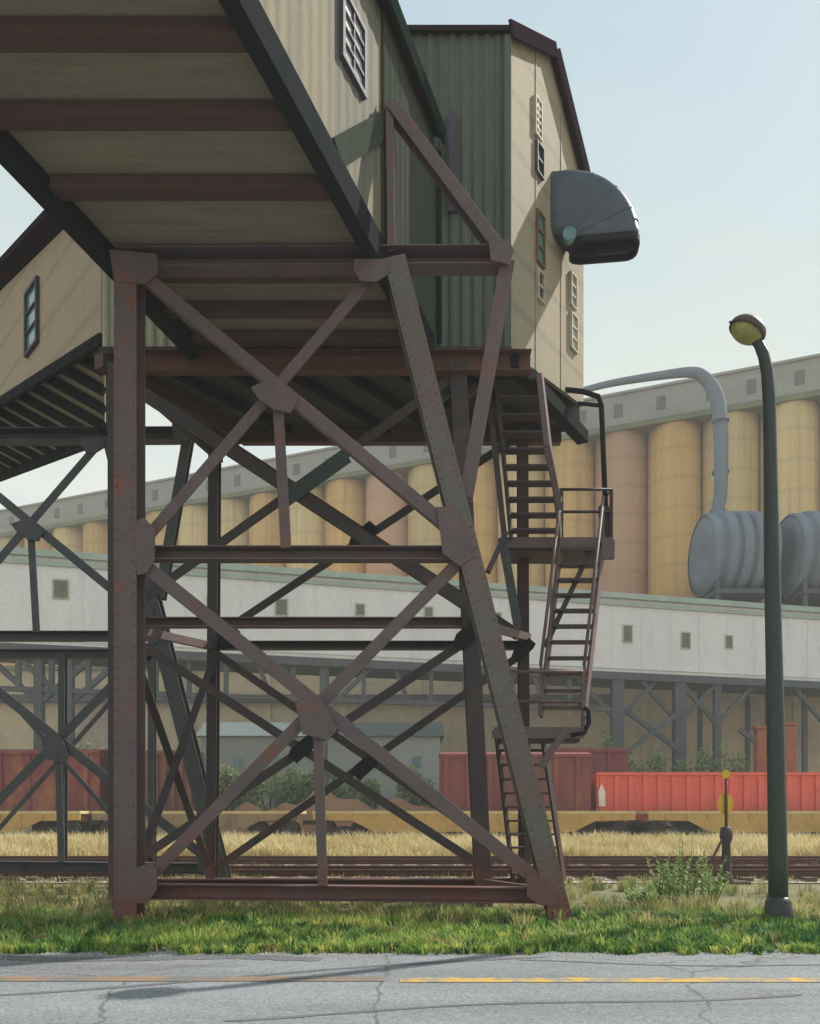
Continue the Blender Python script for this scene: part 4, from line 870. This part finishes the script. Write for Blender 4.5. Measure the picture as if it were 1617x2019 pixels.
def tufts(name, n, y0, y1, hh_, m, label, seed, gate=None):
    rnd = random.Random(seed); V=[]; Fc=[]; T=[]
    for _ in range(n):
        y = rnd.uniform(y0,y1); x = rnd.uniform(-.62,.62)*y
        if 11.3 < y < 12.6 and min(abs(x/y+.3453),abs(x/y-.186),abs(x/y-.454)) < .03 and rnd.random() < .8: continue
        if gate and not gate(x,y): continue
        tn = rnd.gauss(.5,.27); sz = hh_*rnd.uniform(.55,1.4); rad_ = sz*.35
        for k in range(rnd.randint(16,34)):
            a = rnd.uniform(0,6.283); r_ = rad_*rnd.random(); bx, by = x+r_*math.cos(a), y+r_*math.sin(a); h = sz*rnd.uniform(.5,1); sp_ = rnd.uniform(.15,.75)*h
            ex, ey = bx+math.cos(a)*sp_, by+math.sin(a)*sp_; wv = Vector((-math.sin(a),math.cos(a),0))*rnd.uniform(.006,.012); o = len(V)
            b0 = Vector((bx,by,0)); m1 = Vector((bx+(ex-bx)*.35,by+(ey-by)*.35,h*.6)); tp = Vector((ex,ey,h*rnd.uniform(.75,1)))
            V += [b0-wv,b0+wv,m1+wv*.8,m1-wv*.8,tp]; Fc += [(o,o+1,o+2,o+3),(o+3,o+2,o+4)]; t_ = min(1,max(0,tn+rnd.gauss(0,.12))); T += [t_,t_]
    me = bpy.data.meshes.new(name); me.from_pydata(V,[],Fc); me.materials.append(M[m]); o = bpy.data.objects.new(name, me); sc.collection.objects.link(o); set_tint(o,T)
    return tag(o, label, 'grass', kind='stuff')
tufts('grass_tufts', 1700, 9.68, 13.2, .19, 'grass', 'long green grass tufts leaning over the road edge and round the trestle feet', 21, lambda x,y: math.sin(x*1.1+2)*math.cos(y*1.3+x*.5) > -.35)
tufts('yellow_tufts', 900, 9.75, 13.6, .17, 'palegrass', 'yellow green grass tufts mixed through the verge', 25, lambda x,y: math.sin(x*1.7+1)*math.cos(y*1.9+x*.9) > .1)
tufts('dark_tufts', 520, 9.75, 13.0, .17, 'darkgrass', 'dark green clumps of coarse grass in the verge', 27, lambda x,y: math.sin(x*1.3+4)*math.cos(y*2.3+x*.7) > .25)
tufts('edge_tufts', 520, 9.55, 9.9, .13, 'grass', 'ragged grass fringe spilling over the edge of the road', 26, lambda x,y: math.sin(x*2.1)+math.sin(x*5.3+1) > -.3)
tufts('pale_tufts', 900, 11.5, 19, .30, 'palegrass', 'pale dry grass tufts scattered between the verge and the rails', 22, lambda x,y: math.sin(x*.9)*math.cos(y*1.1+x*.3) > -.2)
blades('yard_grass', [(-11.5,11.5,12.4,19.4)], 50000, .05, .24, .012, 'palegrass', 'thin pale green grass between the trestle and the rails', clump=lambda x,y: .75*patch(x,y+3), seed=4)
blades('dry_grass', [(-27,27,27.2,44.2)], 60000, .25, .75, .03, 'drygrass', 'tall straw coloured dry grass between the tracks and the flat cars', seed=5)
blades('track_weeds', [(-14,14,19.6,27)], 5000, .08, .25, .015, 'palegrass', 'sparse weeds growing among the rails', clump=lambda x,y:.5+.5*math.sin(x*.8+y), seed=6)

def shrub(px, py_top, Y, wpx, label, m='shrub', dense=900, leaf=.16, zb=0, group='shrubs below the white gallery'):
    rnd = random.Random(px*7+int(Y)); c = P(px,py_top,Y); H = c.z; Wd = wpx/F*Y/2
    t = thing('shrub', (c.x,Y,0), label, 'shrub', group)
    st = MB()
    for k in range(5): st.tube([(c.x+rnd.uniform(-.1,.1),Y,-.05),(c.x+rnd.uniform(-.5,.5)*Wd,Y+rnd.uniform(-.4,.4),H*rnd.uniform(.5,.8))],[.07,.02],6)
    st.build('stem','bark',t)
    lobes = [(rnd.uniform(-.75,.75)*Wd, rnd.uniform(-.8,.8), H*rnd.uniform(.3,.78), rnd.uniform(.25,.42)) for _ in range(9)]
    V=[];Fc=[];T=[]
    for _ in range(dense):
        lx_,ly_,lz_,lr = rnd.choice(lobes); d = Vector((rnd.gauss(0,1),rnd.gauss(0,1),rnd.gauss(0,1))).normalized()*rnd.uniform(.55,1.05)
        p = Vector((c.x+lx_+d.x*lr*Wd*1.1, Y+ly_+d.y*lr*1.6, max(.05,lz_+d.z*lr*H*.75)))
        n = Vector((rnd.gauss(0,1),rnd.gauss(0,1),rnd.gauss(0,1))).normalized(); a = n.orthogonal().normalized()*leaf*rnd.uniform(.6,1.3); b = n.cross(a).normalized()*leaf*.5
        o = len(V); V += [p-a,p+b,p+a,p-b]; Fc.append((o,o+1,o+2,o+3)); T.append(min(1,max(0,rnd.gauss(.5,.25)+.2*d.z)))
    off = Vector((c.x,Y,0)); me = bpy.data.meshes.new('foliage'); me.from_pydata([v-off for v in V],[],Fc); me.materials.append(M[m]); o = bpy.data.objects.new('foliage',me); sc.collection.objects.link(o); o.parent = t; set_tint(o,T)
for a in ((1205,1432,58,85,'tall pointed shrub right of the staircase foot'),(1262,1478,57,110,'low rounded shrub between the two thick gallery legs'),(1335,1492,56,110,'low shrub at the foot of the right thick gallery leg'),
          (1400,1474,57,120,'broad shrub right of the thick gallery legs'),(1478,1470,57,90,'shrub left of the rust orange post'),
          (440,1500,56,90,'pale shrub before the blue shed, just right of the rear column'),(535,1506,56,110,'shrub before the blue shed, left of the lower crossing'),(650,1512,56,120,'shrub directly behind the short hanger of the lower crossing'),(478,1508,56,110,'low shrub before the pale blue shed at its left end'),(590,1500,56,120,'low shrub before the middle of the pale blue shed'),(700,1520,56,100,'small shrub right of the lower bracing crossing'),(810,1498,56,110,'shrub at the right end of the pale blue shed'),
          (150,1440,56,130,'shrub behind the blue grey trestle at the left')):
    shrub(*a, dense=1500, leaf=.17)
# weeds by the lamp: leafy stalks
def weed(px, py, Y, H, label):
    rnd = random.Random(px); c = P(px,0,Y).x
    t = thing('weed', (c,Y,0), label, 'plant', 'tall weeds between the trestle and the lamp post')
    V=[];Fc=[];T=[]; st = MB()
    for k in range(11):
        bx, by = rnd.uniform(-.2,.2), rnd.uniform(-.2,.2); tx, ty = bx+rnd.gauss(0,.2), by+rnd.gauss(0,.15); h = H*rnd.uniform(.6,1)
        st.tube([(c+bx,Y+by,-.02),(c+tx,Y+ty,h)],[.012,.004],5)
        for j in range(26):
            u = .1+.9*j/26; p = Vector((bx+(tx-bx)*u, by+(ty-by)*u, h*u)); a = rnd.uniform(0,6.28); l = .16*(1.15-u*.7)
            d = Vector((math.cos(a),math.sin(a),.5))*l; w_ = Vector((-math.sin(a),math.cos(a),0))*l*.2; o = len(V)
            V += [p,p+d*.5+w_,p+d,p+d*.5-w_]; Fc.append((o,o+1,o+2,o+3)); T.append(min(1,max(0,rnd.gauss(.55,.25))))
    st.build('stem','weed_stem',t)
    me = bpy.data.meshes.new('leaves'); me.from_pydata(V,[],Fc); me.materials.append(M['weed']); o = bpy.data.objects.new('leaves',me); sc.collection.objects.link(o); o.parent = t; set_tint(o,T)
M['weed_stem'] = mat('weed_stem', (.15,.2,.07))
weed(1345,0,15.0,1.35,'tallest leafy weed, between the switch stand and the leaning column')
weed(1318,0,14.6,.9,'small leafy weed just left of the tallest weed'); weed(1392,0,15.0,.95,'leafy weed just right of the tallest weed, below the switch stand')
weed(1262,0,14.2,.5,'low weed nearest the foot of the leaning column')
# air: pale haze round the whole scene
hm = bpy.data.materials.new('haze'); hm.use_nodes = True; n = hm.node_tree.nodes; n.remove(n['Principled BSDF'])
pv = n.new('ShaderNodeVolumePrincipled'); pv.inputs['Color'].default_value = (.93,.95,.95,1); pv.inputs['Density'].default_value = .0015; pv.inputs['Anisotropy'].default_value = 0.0
hm.node_tree.links.new(pv.outputs[0], n['Material Output'].inputs['Volume'])
hz_ = MB().box((-130,-30,-1.1),(130,150,52)).build('haze', hm); tag(hz_, 'thin pale air haze over the rail yard', 'haze', kind='stuff')
for o in list(sc.objects):
    if '_w' in o: del o['_w']
